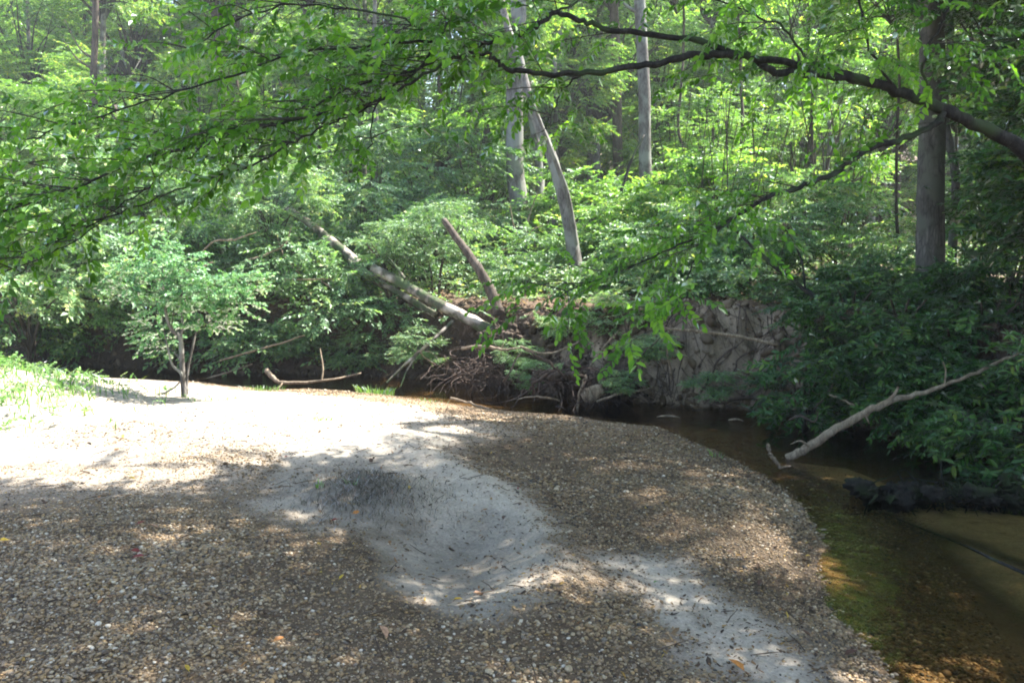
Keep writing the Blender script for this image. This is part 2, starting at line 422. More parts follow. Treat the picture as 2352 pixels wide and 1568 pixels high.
def build_ground():
    def axis(lo, hi, st, lo2, hi2):
        a = list(np.arange(lo, hi + 1e-6, st)); s = st
        while a[-1] < hi2:
            s = min(s * 1.14, 6); a.append(a[-1] + s)
        s = st
        while a[0] > lo2:
            s = min(s * 1.14, 6); a.insert(0, a[0] - s)
        return np.array(a)
    xs = axis(-10, 8, 0.045, -160, 160); ys = axis(1.8, 17, 0.045, -40, 240)
    X, Y = np.meshgrid(xs, ys); x = X.ravel(); y = Y.ravel()
    mk = masks(x, y); dn, df, inw, far = mk
    z = ground_z(x, y, mk)
    nx, ny = len(xs), len(ys)
    i = np.arange(ny - 1)[:, None] * nx; j = np.arange(nx - 1)[None, :]
    F = np.stack([i + j, i + j + 1, i + nx + j + 1, i + nx + j], -1).reshape(-1, 4)
    # surface colours of what lies there: dry sand, gravel, wet edge, river bed, clay bank, leaf litter
    sand = sandness(x, y)
    a = fbm(x, y, 1.2, 5); b = fbm(x + 40, y, 6, 4)
    csand = np.array([0.40, 0.345, 0.275])[None] * (1 + 0.25 * b[:, None])
    cgrav = np.array([0.17, 0.118, 0.072])[None] * (1 + 0.6 * b[:, None])
    cgrav = cgrav * (0.6 + 1.1 * sstep(7.0, 10.5, y))[:, None]  # gravel lightened toward the back, sunlight put into its colour
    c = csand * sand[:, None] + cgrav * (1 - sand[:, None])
    damp = softpoly(x, y, HOLLOW, 0.25)  # damp of the hollow and the shade in it, both put into the colour
    damp = np.maximum(damp, 0.85 * np.exp(-(((x - HUMP[0]) / 0.42) ** 2 + ((y - HUMP[1] + 0.05) / 0.55) ** 2)))
    c = c * (1 - 0.5 * damp[:, None])
    c = c * (1 - 0.38 * softpoly(x, y, DAMP_SHADE, 0.2))[:, None]
    wet = np.exp(-dn / 0.28)
    c = c * (1 - 0.5 * wet[:, None])
    st = softpoly(x, y, STRIP, 0.07)
    dl = np.exp(-(dline(x, y, DEEPLINE) / 0.09) ** 2)
    cbed = np.array([0.12, 0.078, 0.042])[None] * (1 + 1.2 * a[:, None] + 0.9 * b[:, None])
    gs = sstep(0.0, 0.16, fbm(x + 9, y * 0.7, 1.1, 3)) * sstep(3.2, 5.2, y) * 0 + 0.6 * sstep(0.0, 0.2, fbm(x + 3, y, 1.6, 3)) * (y < 4.9)
    cbed = cbed + np.array([0.13, 0.10, 0.06])[None] * gs[:, None]
    cst = np.array([0.46, 0.38, 0.24])[None] * (1 + 0.2 * b[:, None])
    cbed = cbed * (1 - st[:, None]) + cst * st[:, None]
    cbed = cbed * (1 - 0.85 * dl[:, None])
    clay = np.array([0.26, 0.20, 0.145])[None]; soil = np.array([0.07, 0.046, 0.03])[None]
    km = sstep(-0.12, 0.10, fbm(x, y + z, 1.3, 4) + 0.25 * np.exp(-((x - 2.8) / 1.1) ** 2))
    km = km * sstep(-0.2, 1.2, x)
    cb = soil * (1 - km[:, None]) + clay * km[:, None]
    cb = cb * (1 + 1.3 * b[:, None] + 0.9 * fbm(x * 1.5, z * 6 + y, 3.0, 4)[:, None])
    top = sstep(0.75, 1.0, df)
    fl = np.array([0.115, 0.078, 0.05])[None] * (1 + 1.0 * b[:, None])
    cb = cb * (1 - top[:, None]) + fl * top[:, None]
    mound = np.clip(1.3 * np.exp(-(((x + 7.4) / 1.7) ** 2 + ((y - 8.5) / 2.2) ** 2)), 0, 1)
    c = c * (1 - 0.6 * mound[:, None]) + np.array([0.12, 0.11, 0.06])[None] * 0.6 * mound[:, None]
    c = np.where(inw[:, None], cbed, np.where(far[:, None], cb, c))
    c = np.clip(c, 0.008, 0.8)
    m, nt = newmat("ground"); L = nt.links.new
    at = N(nt, "ShaderNodeAttribute", attribute_name="col")
    g = N(nt, "ShaderNodeNewGeometry")
    n1 = N(nt, "ShaderNodeTexNoise"); n1.inputs["Scale"].default_value = 55; n1.inputs["Detail"].default_value = 5; n1.inputs["Roughness"].default_value = 0.7
    L(g.outputs["Position"], n1.inputs[0])
    v1 = N(nt, "ShaderNodeTexNoise"); v1.inputs["Scale"].default_value = 9; v1.inputs["Detail"].default_value = 6; v1.inputs["Roughness"].default_value = 0.65
    L(g.outputs["Position"], v1.inputs[0])
    r1 = ramp(nt, n1.outputs[0], [(0.3, (0.72,) * 3), (0.65, (1.22,) * 3)])
    r2 = ramp(nt, v1.outputs[0], [(0.3, (0.8,) * 3), (0.7, (1.15,) * 3)])
    m1 = N(nt, "ShaderNodeMixRGB", blend_type='MULTIPLY'); m1.inputs[0].default_value = 1; L(at.outputs["Color"], m1.inputs[1]); L(r1.outputs[0], m1.inputs[2])
    m2 = N(nt, "ShaderNodeMixRGB", blend_type='MULTIPLY'); m2.inputs[0].default_value = 1; L(m1.outputs[0], m2.inputs[1]); L(r2.outputs[0], m2.inputs[2])
    bs = N(nt, "ShaderNodeBsdfPrincipled"); bs.inputs["Roughness"].default_value = 0.9; bs.inputs["Specular IOR Level"].default_value = 0.25
    L(m2.outputs[0], bs.inputs["Base Color"])
    sm = N(nt, "ShaderNodeMath", operation='ADD'); L(n1.outputs[0], sm.inputs[0])
    v2 = N(nt, "ShaderNodeMath", operation='MULTIPLY'); v2.inputs[1].default_value = 3; L(v1.outputs[0], v2.inputs[0]); L(v2.outputs[0], sm.inputs[1])
    bp = N(nt, "ShaderNodeBump"); bp.inputs["Strength"].default_value = 0.7; bp.inputs["Distance"].default_value = 0.015
    L(sm.outputs[0], bp.inputs["Height"]); L(bp.outputs[0], bs.inputs["Normal"])
    o = N(nt, "ShaderNodeOutputMaterial"); L(bs.outputs[0], o.inputs[0])
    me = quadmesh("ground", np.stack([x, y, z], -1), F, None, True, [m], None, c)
    o = link("ground", me); o["kind"] = "structure"
build_ground()

def build_water():
    m, nt = newmat("stream water"); L = nt.links.new
    g = N(nt, "ShaderNodeNewGeometry")
    n1 = N(nt, "ShaderNodeTexNoise"); n1.inputs["Scale"].default_value = 5; n1.inputs["Detail"].default_value = 3
    mp = N(nt, "ShaderNodeMapping"); mp.inputs["Scale"].default_value = (1, 1.6, 1); mp.inputs["Rotation"].default_value = (0, 0, 0.6)
    L(g.outputs["Position"], mp.inputs[0]); L(mp.outputs[0], n1.inputs[0])
    bp = N(nt, "ShaderNodeBump"); bp.inputs["Strength"].default_value = 0.35; bp.inputs["Distance"].default_value = 0.04
    L(n1.outputs[0], bp.inputs["Height"])
    tr = N(nt, "ShaderNodeBsdfTransparent"); tr.inputs[0].default_value = (0.85, 0.75, 0.57, 1)
    gl = N(nt, "ShaderNodeBsdfGlossy"); gl.inputs["Roughness"].default_value = 0.06; L(bp.outputs[0], gl.inputs["Normal"])
    fr = N(nt, "ShaderNodeFresnel"); fr.inputs[0].default_value = 1.33; L(bp.outputs[0], fr.inputs["Normal"])
    mx = N(nt, "ShaderNodeMixShader"); L(fr.outputs[0], mx.inputs[0]); L(tr.outputs[0], mx.inputs[1]); L(gl.outputs[0], mx.inputs[2])
    o = N(nt, "ShaderNodeOutputMaterial"); L(mx.outputs[0], o.inputs[0])
    # one sheet under the banks: quads along the stream
    V = []; F = []
    a = crom([(*p, 0) for p in NEAR], 1)[:, :2]; 
    def res(line, n):
        l = np.array(line); d = np.r_[0, np.cumsum(np.hypot(*np.diff(l, axis=0).T))]
        t = np.linspace(0, d[-1], n); return np.stack([np.interp(t, d, l[:, 0]), np.interp(t, d, l[:, 1])], -1)
    n = 160
    A = res(NEAR, n); B = res(FAR, n)
    C = (A + B) / 2
    def off(Pt):
        d = Pt - C; L_ = np.linalg.norm(d, axis=1)[:, None]; return Pt + d / L_ * 0.5
    A2, B2 = off(A), off(B)
    # a plain wide grid, only its part below the land shows nothing
    xs = np.linspace(-40, 10, 60); ys = np.linspace(-12, 40, 60)
    X, Y = np.meshgrid(xs, ys); v = np.stack([X.ravel(), Y.ravel(), np.zeros(X.size)], -1)
    i = np.arange(59)[:, None] * 60; j = np.arange(59)[None, :]
    f = np.stack([i + j, i + j + 1, i + 60 + j + 1, i + 60 + j], -1).reshape(-1, 4)
    o = link("water", quadmesh("water", v, f, None, True, [m])); o["kind"] = "structure"
build_water()

# ------------------------------------------------------------------ gravel, litter
import bmesh
def ico(sub):
    bm = bmesh.new(); bmesh.ops.create_icosphere(bm, subdivisions=sub, radius=1)
    v = np.array([p.co[:] for p in bm.verts]); f = np.array([[q.index for q in p.verts] for p in bm.faces]); bm.free()
    return v, f

def rotmats(g, n, tilt=1.0):
    """random rotations: any turn about z, tilt up to `tilt` radians"""
    az = g.random(n) * 2 * np.pi; tx = (g.random(n) - 0.5) * 2 * tilt; ty = (g.random(n) - 0.5) * 2 * tilt
    ca, sa = np.cos(az), np.sin(az); cx, sx = np.cos(tx), np.sin(tx); cy, sy = np.cos(ty), np.sin(ty)
    z = np.zeros(n); o = np.ones(n)
    Rz = np.stack([ca, -sa, z, sa, ca, z, z, z, o], -1).reshape(-1, 3, 3)
    Rx = np.stack([o, z, z, z, cx, -sx, z, sx, cx], -1).reshape(-1, 3, 3)
    Ry = np.stack([cy, z, sy, z, o, z, -sy, z, cy], -1).reshape(-1, 3, 3)
    return Rz @ Rx @ Ry

def scatter_stones(n_try, xr, yr, sub, smin, smax, seed, dens):
    g = rng(seed)
    x = g.uniform(*xr, n_try); y = g.uniform(*yr, n_try)
    mk = masks(x, y)
    keep = (~mk[3]) & (~mk[2] | ((mk[0] < 0.9) & (g.random(n_try) < 0.5)))
    # only what the camera side could see
    keep &= (np.abs(x) < 0.70 * y + 1.0)
    x, y = x[keep], y[keep]; dn = mk[0][keep]
    p = dens(x, y)
    k = g.random(len(x)) < p
    x, y, p = x[k], y[k], p[k]
    z = ground_z(x, y); n = len(x)
    s = smin + (smax - smin) * g.random(n) ** 2.6
    s *= np.where(g.random(n) < 0.012, 1.6, 1)
    s *= 0.70 + 0.35 * p
    s *= np.clip(1.0 + 1.5 * fbm(x + 20, y - 4, 0.8, 3), 0.6, 1.5)
    s *= np.where(g.random(n) < 0.004, 1.9, 1)
    base, f = ico(sub)
    prot = [base * (1 + 0.16 * (rng(90 + i).random((len(base), 1)) - 0.5)) for i in range(8)]
    prot = np.array(prot)[g.integers(0, 8, n)]
    sc = np.stack([s, s * g.uniform(0.6, 0.95, n), s * g.uniform(0.32, 0.62, n)], -1) * 0.5
    Rm = rotmats(g, n, 0.35)
    V = np.einsum('nij,nkj->nki', Rm, prot * sc[:, None, :])
    V += np.stack([x, y, z + sc[:, 2] * g.uniform(0.2, 0.9, n)], -1)[:, None, :]
    F = f[None] + (np.arange(n) * len(base))[:, None, None]
    t = g.random(n)
    tone = np.clip(0.47 + 0.21 * g.standard_normal(n) , 0, 1)
    tone = np.where(t < 0.012, 0.93 + 0.07 * g.random(n), tone)
    tone = np.clip(tone + 0.30 * fbm(x, y, 0.6, 4), 0, 1)
    return V.reshape(-1, 3), F.reshape(-1, 3), np.repeat(tone, len(base)), n

def gdens(x, y):
    s = sandness(x, y)
    d = (1 - s) ** 1.3 * np.clip(0.72 + 1.6 * fbm(x, y, 1.0, 4), 0.28, 1.1) + 0.03
    d *= 1 - 0.9 * np.clip(1.3 * np.exp(-(((x + 7.4) / 1.7) ** 2 + ((y - 8.5) / 2.2) ** 2)), 0, 1)
    return np.clip(d, 0, 1)

Vs, Fs, Ts, off_ = [], [], [], 0
tot = 0
for args in ((165000, (-3.4, 3.4), (2.2, 4.4), 2, 0.014, 0.036, 1), (150000, (-4.6, 3.4), (4.4, 6.6), 1, 0.015, 0.036, 2), (95000, (-7, 3.5), (6.6, 9.6), 1, 0.018, 0.040, 3), (42000, (-8, 2), (9.6, 13), 1, 0.022, 0.045, 4)):
    n_try, xr, yr, sub, a_, b_, sd = args
    v, f, t, n = scatter_stones(n_try, xr, yr, sub, a_ * 0.52, b_ * 0.78, sd, gdens)
    Vs.append(v); Fs.append(f + off_); Ts.append(t); off_ += len(v); tot += n
o = link("gravel", quadmesh("gravel", np.vstack(Vs), np.vstack(Fs), np.concatenate(Ts), True, [M["stone"]]))
tag(o, "tan, brown and white river pebbles covering the point bar", None, None, "stuff")
print("stones", tot, off_)
del Vs, Fs, Ts

# ------------------------------------------------------------------ foliage kit
def leaf_quads(L, W, fold, droop, fine):
    """one leaf along +x from the origin: verts, quads"""
    if fine:
        v = np.array([[0, 0, 0], [0.28 * L, -0.5 * W, fold * W], [0.68 * L, -0.42 * W, fold * W * 0.9 - droop * L * 0.3], [L, 0, -droop * L],
                      [0.68 * L, 0.42 * W, fold * W * 0.9 - droop * L * 0.3], [0.28 * L, 0.5 * W, fold * W]])
        return v, np.array([[0, 1, 2, 3], [0, 3, 4, 5]])
    v = np.array([[0, 0, 0], [0.42 * L, -0.5 * W, fold * W], [L, 0, -droop * L], [0.42 * L, 0.5 * W, fold * W]])
    return v, np.array([[0, 1, 2, 3]])

def axang(az, el, roll):
    """matrix whose x axis points to azimuth az, elevation el, rolled about itself"""
    ca, sa, ce, se, cr, sr = math.cos(az), math.sin(az), math.cos(el), math.sin(el), math.cos(roll), math.sin(roll)
    X = np.array([ca * ce, sa * ce, se]); Yv = np.array([-sa, ca, 0]); Zv = np.cross(X, Yv)
    return np.stack([X, Yv * cr + Zv * sr, Zv * cr - Yv * sr], 1)

def make_spray(seed, L=0.45, nleaf=13, leafL=0.07, leafW=0.035, fine=False, rise=0.25, tilt=0.45, whorl=False, tw=0.0022, droopy=0.0):
    g = rng(seed); geo = Geo()
    n = 5; t = np.linspace(0, 1, n)
    path = np.stack([L * t, 0.06 * L * np.sin(t * 3 + g.random() * 6), -rise * L * t ** 2 * 0.5], -1)
    geo.tube(path, np.linspace(tw, tw * 0.35, n), 3, mi=1, cap=False)
    def at(u):
        return np.array([np.interp(u, t, path[:, k]) for k in range(3)])
    if whorl:
        ends = [(1.0, 8)] + [(0.55, 4)]
        for u, k in ends:
            for q in range(k):
                a = q / k * 2 * np.pi + g.random() * 0.5
                v, f = leaf_quads(leafL * g.uniform(0.8, 1.15), leafW, 0.15, 0.15, fine)
                Rm = axang(a, g.uniform(-0.35, 0.45), g.uniform(-0.3, 0.3))
                geo.add(v @ Rm.T + at(u), f, g.random(), 0)
    else:
        for i in range(nleaf):
            u = 0.12 + 0.88 * (i + 0.5) / nleaf
            side = 1 if i % 2 else -1
            az = side * g.uniform(0.5, 1.1) if i < nleaf - 1 else 0.1
            v, f = leaf_quads(leafL * g.uniform(0.65, 1.15), leafW * g.uniform(0.8, 1.15), g.uniform(0.05, 0.3), g.uniform(0, 0.3), fine)
            Rm = axang(az, g.uniform(-0.5, 0.2) - droopy * g.random(), side * g.uniform(-tilt, tilt) + g.uniform(-tilt, tilt))
            geo.add(v @ Rm.T + at(u), f, g.random(), 0)
    return np.vstack(geo.v), np.vstack(geo.f), np.concatenate(geo.t), np.concatenate(geo.m)

def assemble(geo, temps, pos, az, el, roll, sc, seed=0, tjit=0.25):
    """drops a copy of a spray at every position, vectorised per template"""
    g = rng(seed + 999); n = len(pos); k = g.integers(0, len(temps), n)
    ca, sa, ce, se, cr, sr = np.cos(az), np.sin(az), np.cos(el), np.sin(el), np.cos(roll), np.sin(roll)
    X = np.stack([ca * ce, sa * ce, se], -1); Yv = np.stack([-sa, ca, 0 * sa], -1); Zv = np.cross(X, Yv)
    Rm = np.stack([X, Yv * cr[:, None] + Zv * sr[:, None], Zv * cr[:, None] - Yv * sr[:, None]], -1)
    tj = tjit * (g.random(n) - 0.5) * 2
    for q in range(len(temps)):
        ix = np.where(k == q)[0]
        if not len(ix): continue
        v, f, t, m = temps[q]
        V = np.einsum('nij,kj->nki', Rm[ix], v) * sc[ix][:, None, None] + pos[ix][:, None, :]
        F = f[None] + (np.arange(len(ix)) * len(v))[:, None, None] + geo.n
        T = np.clip(0.5 + (t[None] - 0.5) * 0.75 + tj[ix][:, None], 0, 1)
        geo.v.append(V.reshape(-1, 3)); geo.f.append(F.reshape(-1, 4)); geo.t.append(T.ravel()); geo.m.append(np.tile(m, len(ix)))
        geo.n += V.shape[0] * V.shape[1]

SP_SHRUB = [make_spray(100 + i, 0.42, 15, 0.075, 0.042) for i in range(6)]
SP_TREE = [make_spray(120 + i, 0.75, 17, 0.125, 0.066, tw=0.004) for i in range(6)]
SP_NEAR = [make_spray(140 + i, 0.29, 13, 0.051, 0.027, fine=True, rise=0.5, tilt=0.7, tw=0.0015, droopy=0.5) for i in range(8)]
SP_SAP = [make_spray(160 + i, 0.24, 10, 0.046, 0.038, fine=True, tilt=0.5, tw=0.0015) for i in range(6)]
SP_LAUREL = [make_spray(180 + i, 0.28, 0, 0.088, 0.030, fine=True, whorl=True, tw=0.003, rise=-0.2) for i in range(3)] + [make_spray(190 + i, 0.34, 13, 0.085, 0.032, fine=True, tilt=0.6, tw=0.003) for i in range(5)]
SP_HIGH = [make_spray(200 + i, 0.6, 16, 0.11, 0.06, tw=0.003) for i in range(5)]

def blob_crown(name, seed, nspray, rad, nclump, temps, mats, flat=0.45, limb_r=0.03, sc=(0.8, 1.2), base=(0, 0, -1.0), lowcut=-2.0, clump=0.36):
    """crown of many sprays held in uneven clumps on limbs that leave the base"""
    g = rng(seed); geo = Geo(); rad = np.array(rad)
    d = g.standard_normal((nclump, 3)); d /= np.linalg.norm(d, axis=1)[:, None]
    r = g.uniform(0.35, 1.0, nclump)[:, None] ** 0.7
    cc = d * r
    cc[:, 2] = np.maximum(cc[:, 2], lowcut)
    C_ = cc * rad
    b = np.array(base) * rad
    for c in C_:
        mid = b * 0.55 + c * 0.45 + g.standard_normal(3) * rad * 0.07
        mid[2] += 0.1 * rad[2]
        p = crom([b, mid, c], 4)
        geo.tube(p, np.linspace(limb_r, limb_r * 0.15, len(p)), 5, 0.2, seed, mi=1, cap=False)
    w = g.random(nclump) + 0.3; w /= w.sum()
    k = g.choice(nclump, nspray, p=w)
    off = g.standard_normal((nspray, 3)); off /= np.linalg.norm(off, axis=1)[:, None]
    off *= g.random((nspray, 1)) ** 0.5
    cs = rad * clump * (0.7 + 0.6 * g.random((nclump, 1)))[k]
    off = off * cs; off[:, 2] *= flat
    pos = C_[k] + off
    az = np.arctan2(pos[:, 1] * 0.5 + off[:, 1], pos[:, 0] * 0.5 + off[:, 0]) + g.normal(0, 0.6, nspray)
    el = g.normal(-0.08, 0.28, nspray); roll = g.normal(0, 0.35, nspray)
    assemble(geo, temps, pos, az, el, roll, g.uniform(*sc, nspray), seed)
    return geo.mesh(name, False, mats)

LM = lambda a, b="twig": (M[a], M[b])
shrubs = [blob_crown("shrub crown", 300 + i, 620, (1.15, 1.05, 0.9), 17, SP_SHRUB, LM("leaf_shrub"), limb_r=0.018) for i in range(5)]
shrubsY = [blob_crown("understory crown", 320 + i, 620, (1.3, 1.2, 1.2), 15, SP_SHRUB, LM("leaf_tree"), limb_r=0.02, sc=(1.0, 1.5)) for i in range(4)]
crowns = [blob_crown("tree crown", 340 + i, 900, (2.6, 2.6, 3.2), 24, SP_TREE, LM("leaf_tree"), limb_r=0.07, clump=0.3) for i in range(5)]
laurels = [blob_crown("laurel crown", 360 + i, 520, (0.75, 0.7, 0.6), 13, SP_LAUREL, LM("leaf_laurel"), flat=0.8, limb_r=0.014) for i in range(4)]

def trunk_mesh(name, base, tip, r0, r1, mat, seed, bend=0.06, sides=12, flare=1.4, n=9, limbs=0):
    g = rng(seed); base = np.array(base, float); tip = np.array(tip, float)
    t = np.linspace(0, 1, n)[:, None]
    H = np.linalg.norm(tip - base)
    P = base * (1 - t) + tip * t
    off = np.cumsum(g.standard_normal((n, 3)) * H * bend * 0.12, axis=0); off -= off[0] * (1 - t) + off[-1] * t
    P += off
    P = crom(P, 5)
    u = np.linspace(0, 1, len(P))
    r = r0 + (r1 - r0) * u
    r = r * (1 + (flare - 1) * np.exp(-u * H / 0.35))
    geo = Geo(); geo.tube(P, r, sides, 0.12, seed)
    for k in range(limbs):
        i0 = int(len(P) * g.uniform(0.45, 0.9)); a = g.random() * 6.28; L_ = g.uniform(0.8, 2.2)
        q = [P[i0], P[i0] + np.array([math.cos(a), math.sin(a), 0.5]) * L_ * 0.5, P[i0] + np.array([math.cos(a), math.sin(a), 0.8]) * L_]
        q = crom(q, 4); geo.tube(q, np.linspace(r[i0] * 0.4, 0.008, len(q)), 6, 0.15, seed + k)
    return geo.mesh(name, True, [mat])

def plant(name, part, me, loc, rot, sc, label, cat, group, stem=None, stem_name="stem"):
    """thing standing at loc: Empty at its foot, crown mesh (shared data) and its own stem"""
    e = empty(name, loc, label, cat, group)
    c = link(part, me, e); c.rotation_euler = (0, 0, rot); c.scale = sc if hasattr(sc, '__len__') else (sc, sc, sc)
    return e, c

rs = random.Random(11)
# ---- bushes on the far bank: (px, py of crown centre, Y, scale, proto kind, label)
BUSH = [
 (170, 700, 15.4, 1.15, 's', "dark green bush behind the leafy seedling at the left frame edge"),
 (330, 640, 15.6, 1.2, 's', "dense bush on the bank directly behind the sapling's left side"),
 (500, 660, 15.0, 1.2, 's', "rounded green bush hanging over the dark undercut, behind the sapling's right side"),
 (640, 690, 14.9, 1.15, 's', "bright bush trailing to the water left of the fallen log"),
 (770, 720, 14.7, 1.1, 's', "sunlit small-leaved bush under the long leaning log"),
 (900, 745, 14.5, 0.95, 's', "low bush between the leaning log and the dark water"),
 (620, 450, 15.0, 0.7, 's', "leafy bush in front of the upper log's faded top end"),
 (905, 560, 14.3, 0.4, 's', "small spray of leaves over the middle of the leaning log"),
 (1000, 520, 14.4, 0.5, 's', "leafy bush around the broken snag's top"),
 (560, 560, 17.2, 1.3, 's', "tall bush above and behind the bank left of the leaning log"),
 (720, 590, 16.9, 1.2, 's', "bush growing around the upper half of the leaning log"),
 (880, 560, 17.0, 1.3, 's', "blue green bush behind the leaning log's upper end"),
 (1010, 610, 16.6, 1.05, 's', "bush in the fork between the two leaning logs"),
 (1190, 690, 15.2, 0.75, 's', "bush at the foot of the broken snag on its right"),
 (1255, 640, 17.0, 1.0, 's', "bush in front of the pale trunk's base"),
 (1400, 640, 15.8, 0.95, 's', "sunny bush right of the forked leaning tree"),
 (1500, 640, 14.5, 0.95, 's', "soft green bush on top of the clay bank"),
 (1620, 600, 15.5, 1.1, 's', "bush behind the crest of the pale clay bank"),
 (1740, 620, 14.0, 1.0, 's', "bush behind the dead slanting pole on the bank top"),
 (1480, 560, 18.0, 1.05, 'y', "yellow green bush at the foot of the sunlit trunk"),
 (1650, 480, 20.0, 1.5, 'y', "bright bush below the cane thicket"),
 (1800, 520, 17.0, 1.3, 's', "shaded bush left of the large dark trunk"),
 (1960, 580, 15.0, 0.95, 's', "shaded bush just left of the large dark trunk's foot"),
 (2060, 640, 12.8, 0.75, 's', "dark bush wrapping the large trunk's base"),
 (2330, 540, 13.5, 0.9, 's', "dark bush right of the large trunk"),
 (2440, 420, 13.0, 1.1, 's', "tall dark bush at the right frame edge behind the limb"),
 (60, 620, 14.5, 1.4, 's', "dark bush at the left frame edge above the grassy mound"),
 (80, 480, 17.0, 1.6, 's', "leafy bush behind the drooping leaves at the left frame edge"),
 (260, 500, 18.5, 1.6, 's', "tall shadowy bush behind the drooping leaves"),
 (430, 470, 19.5, 1.6, 's', "tall bush far behind the sapling"),
 (640, 450, 21.0, 1.6, 's', "tall bush behind the top end of the leaning log"),
 (820, 440, 21.0, 1.7, 's', "misty green bush left of the twin dark stems"),
 (980, 440, 20.0, 1.5, 's', "misty green bush below the twin dark stems"),
 (1100, 560, 19.0, 1.1, 's', "bush left of the pale grey trunk"),
 (1380, 530, 19.5, 1.1, 'y', "light green bush between the leaning tree and the sunlit trunk"),
]
for i, (px, py, Y, s, kind, label) in enumerate(BUSH):
    c = atY(px, py, Y); zz = gz(c[0], c[1])
    me = (shrubs if kind == 's' else shrubsY)[i % (5 if kind == 's' else 4)]
    s *= 1.15
    e = empty("bush", (c[0], c[1], zz), label, "bush", "bushes crowding the far bank")
    o = link("crown", me, e); o.location = (0, 0, c[2] - zz); o.scale = (s, s, s); o.rotation_euler = (0, 0, rs.random() * 6.28)
    g = Geo(); gg = rng(700 + i)
    for k in range(4):
        a = gg.random() * 6.28; top = np.array([math.cos(a) * 0.5, math.sin(a) * 0.5, max(c[2] - zz, 0.4)])
        p = crom([np.array([0.05 * math.cos(a), 0.05 * math.sin(a), -0.15]), top * 0.5 * [0.5, 0.5, 1], top], 5)
        g.tube(p, np.linspace(0.02, 0.008, len(p)), 5, 0.2, i * 7 + k)
    link("stem", g.mesh("bush stem", True, [M["bark_brown"]]), e)

# ---- laurel shrubs in shade on the right
LAUREL = [
 (1850, 860, 9.6, 1.0, "laurel shrub leaning over the water at the clay bank's right end"),
 (1960, 790, 10.0, 1.0, "laurel shrub on the bank top behind the overhanging laurel"),
 (2080, 860, 9.2, 0.95, "laurel shrub above the middle of the pale leaning branch"),
 (2215, 760, 9.6, 0.95, "tall laurel shrub below the large dark trunk"),
 (2290, 820, 8.6, 1.0, "laurel shrub at the upper end of the pale leaning branch"),
 (2360, 660, 9.0, 1.0, "laurel shrub at the right frame edge above the red leaf litter"),
 (2210, 960, 8.4, 0.85, "low laurel shrub just above the dark water at right"),
 (2350, 980, 7.4, 0.9, "laurel shrub low at the right frame edge over the root clump"),
 (1900, 700, 12.0, 1.1, "laurel shrub behind the foot of the dead slanting pole"),
 (2020, 700, 11.5, 1.0, "laurel shrub between the dead slanting pole and the large trunk"),
 (2450, 500, 7.5, 0.9, "dark laurel shrub at the right frame edge under the thick limb"),
 (2460, 290, 7.0, 0.9, "dark laurel boughs at the right frame edge above the thick limb"),
 (2440, 60, 7.2, 0.95, "dark laurel boughs in the top right corner"),
]
for i, (px, py, Y, s, label) in enumerate(LAUREL):
    c = atY(px, py, Y); zz = gz(c[0], c[1]); zb = zz
    fx, fy = (c[0] + 1.5, c[1] + 0.6) if px > 2370 else (c[0] + 0.15, c[1] + 0.35)
    e = empty("laurel_shrub", (fx, fy, gz(fx, fy)), label, "shrub", "laurel shrubs on the shaded right bank")
    o = link("crown", laurels[i % 4], e); o.location = (c[0] - fx, c[1] - fy, c[2] - e.location.z); o.scale = (s * 1.15,) * 3; o.rotation_euler = (0, 0, rs.random() * 6.28)
    g = Geo()
    top = np.array([c[0] - fx, c[1] - fy, max(c[2] - e.location.z, 0.2)])
    for k in range(3):
        p = crom([np.array([0, 0, -0.2]), top * [0.4, 0.4, 0.5] + np.array([0.1 * k - .1, 0.06, 0]), top + np.array([0.2 * k - 0.2, 0, 0.1])], 5)
        g.tube(p, np.linspace(0.028, 0.01, len(p)), 6, 0.2, i * 5 + k)
    link("stem", g.mesh("laurel stem", True, [M["bark_brown"]]), e)

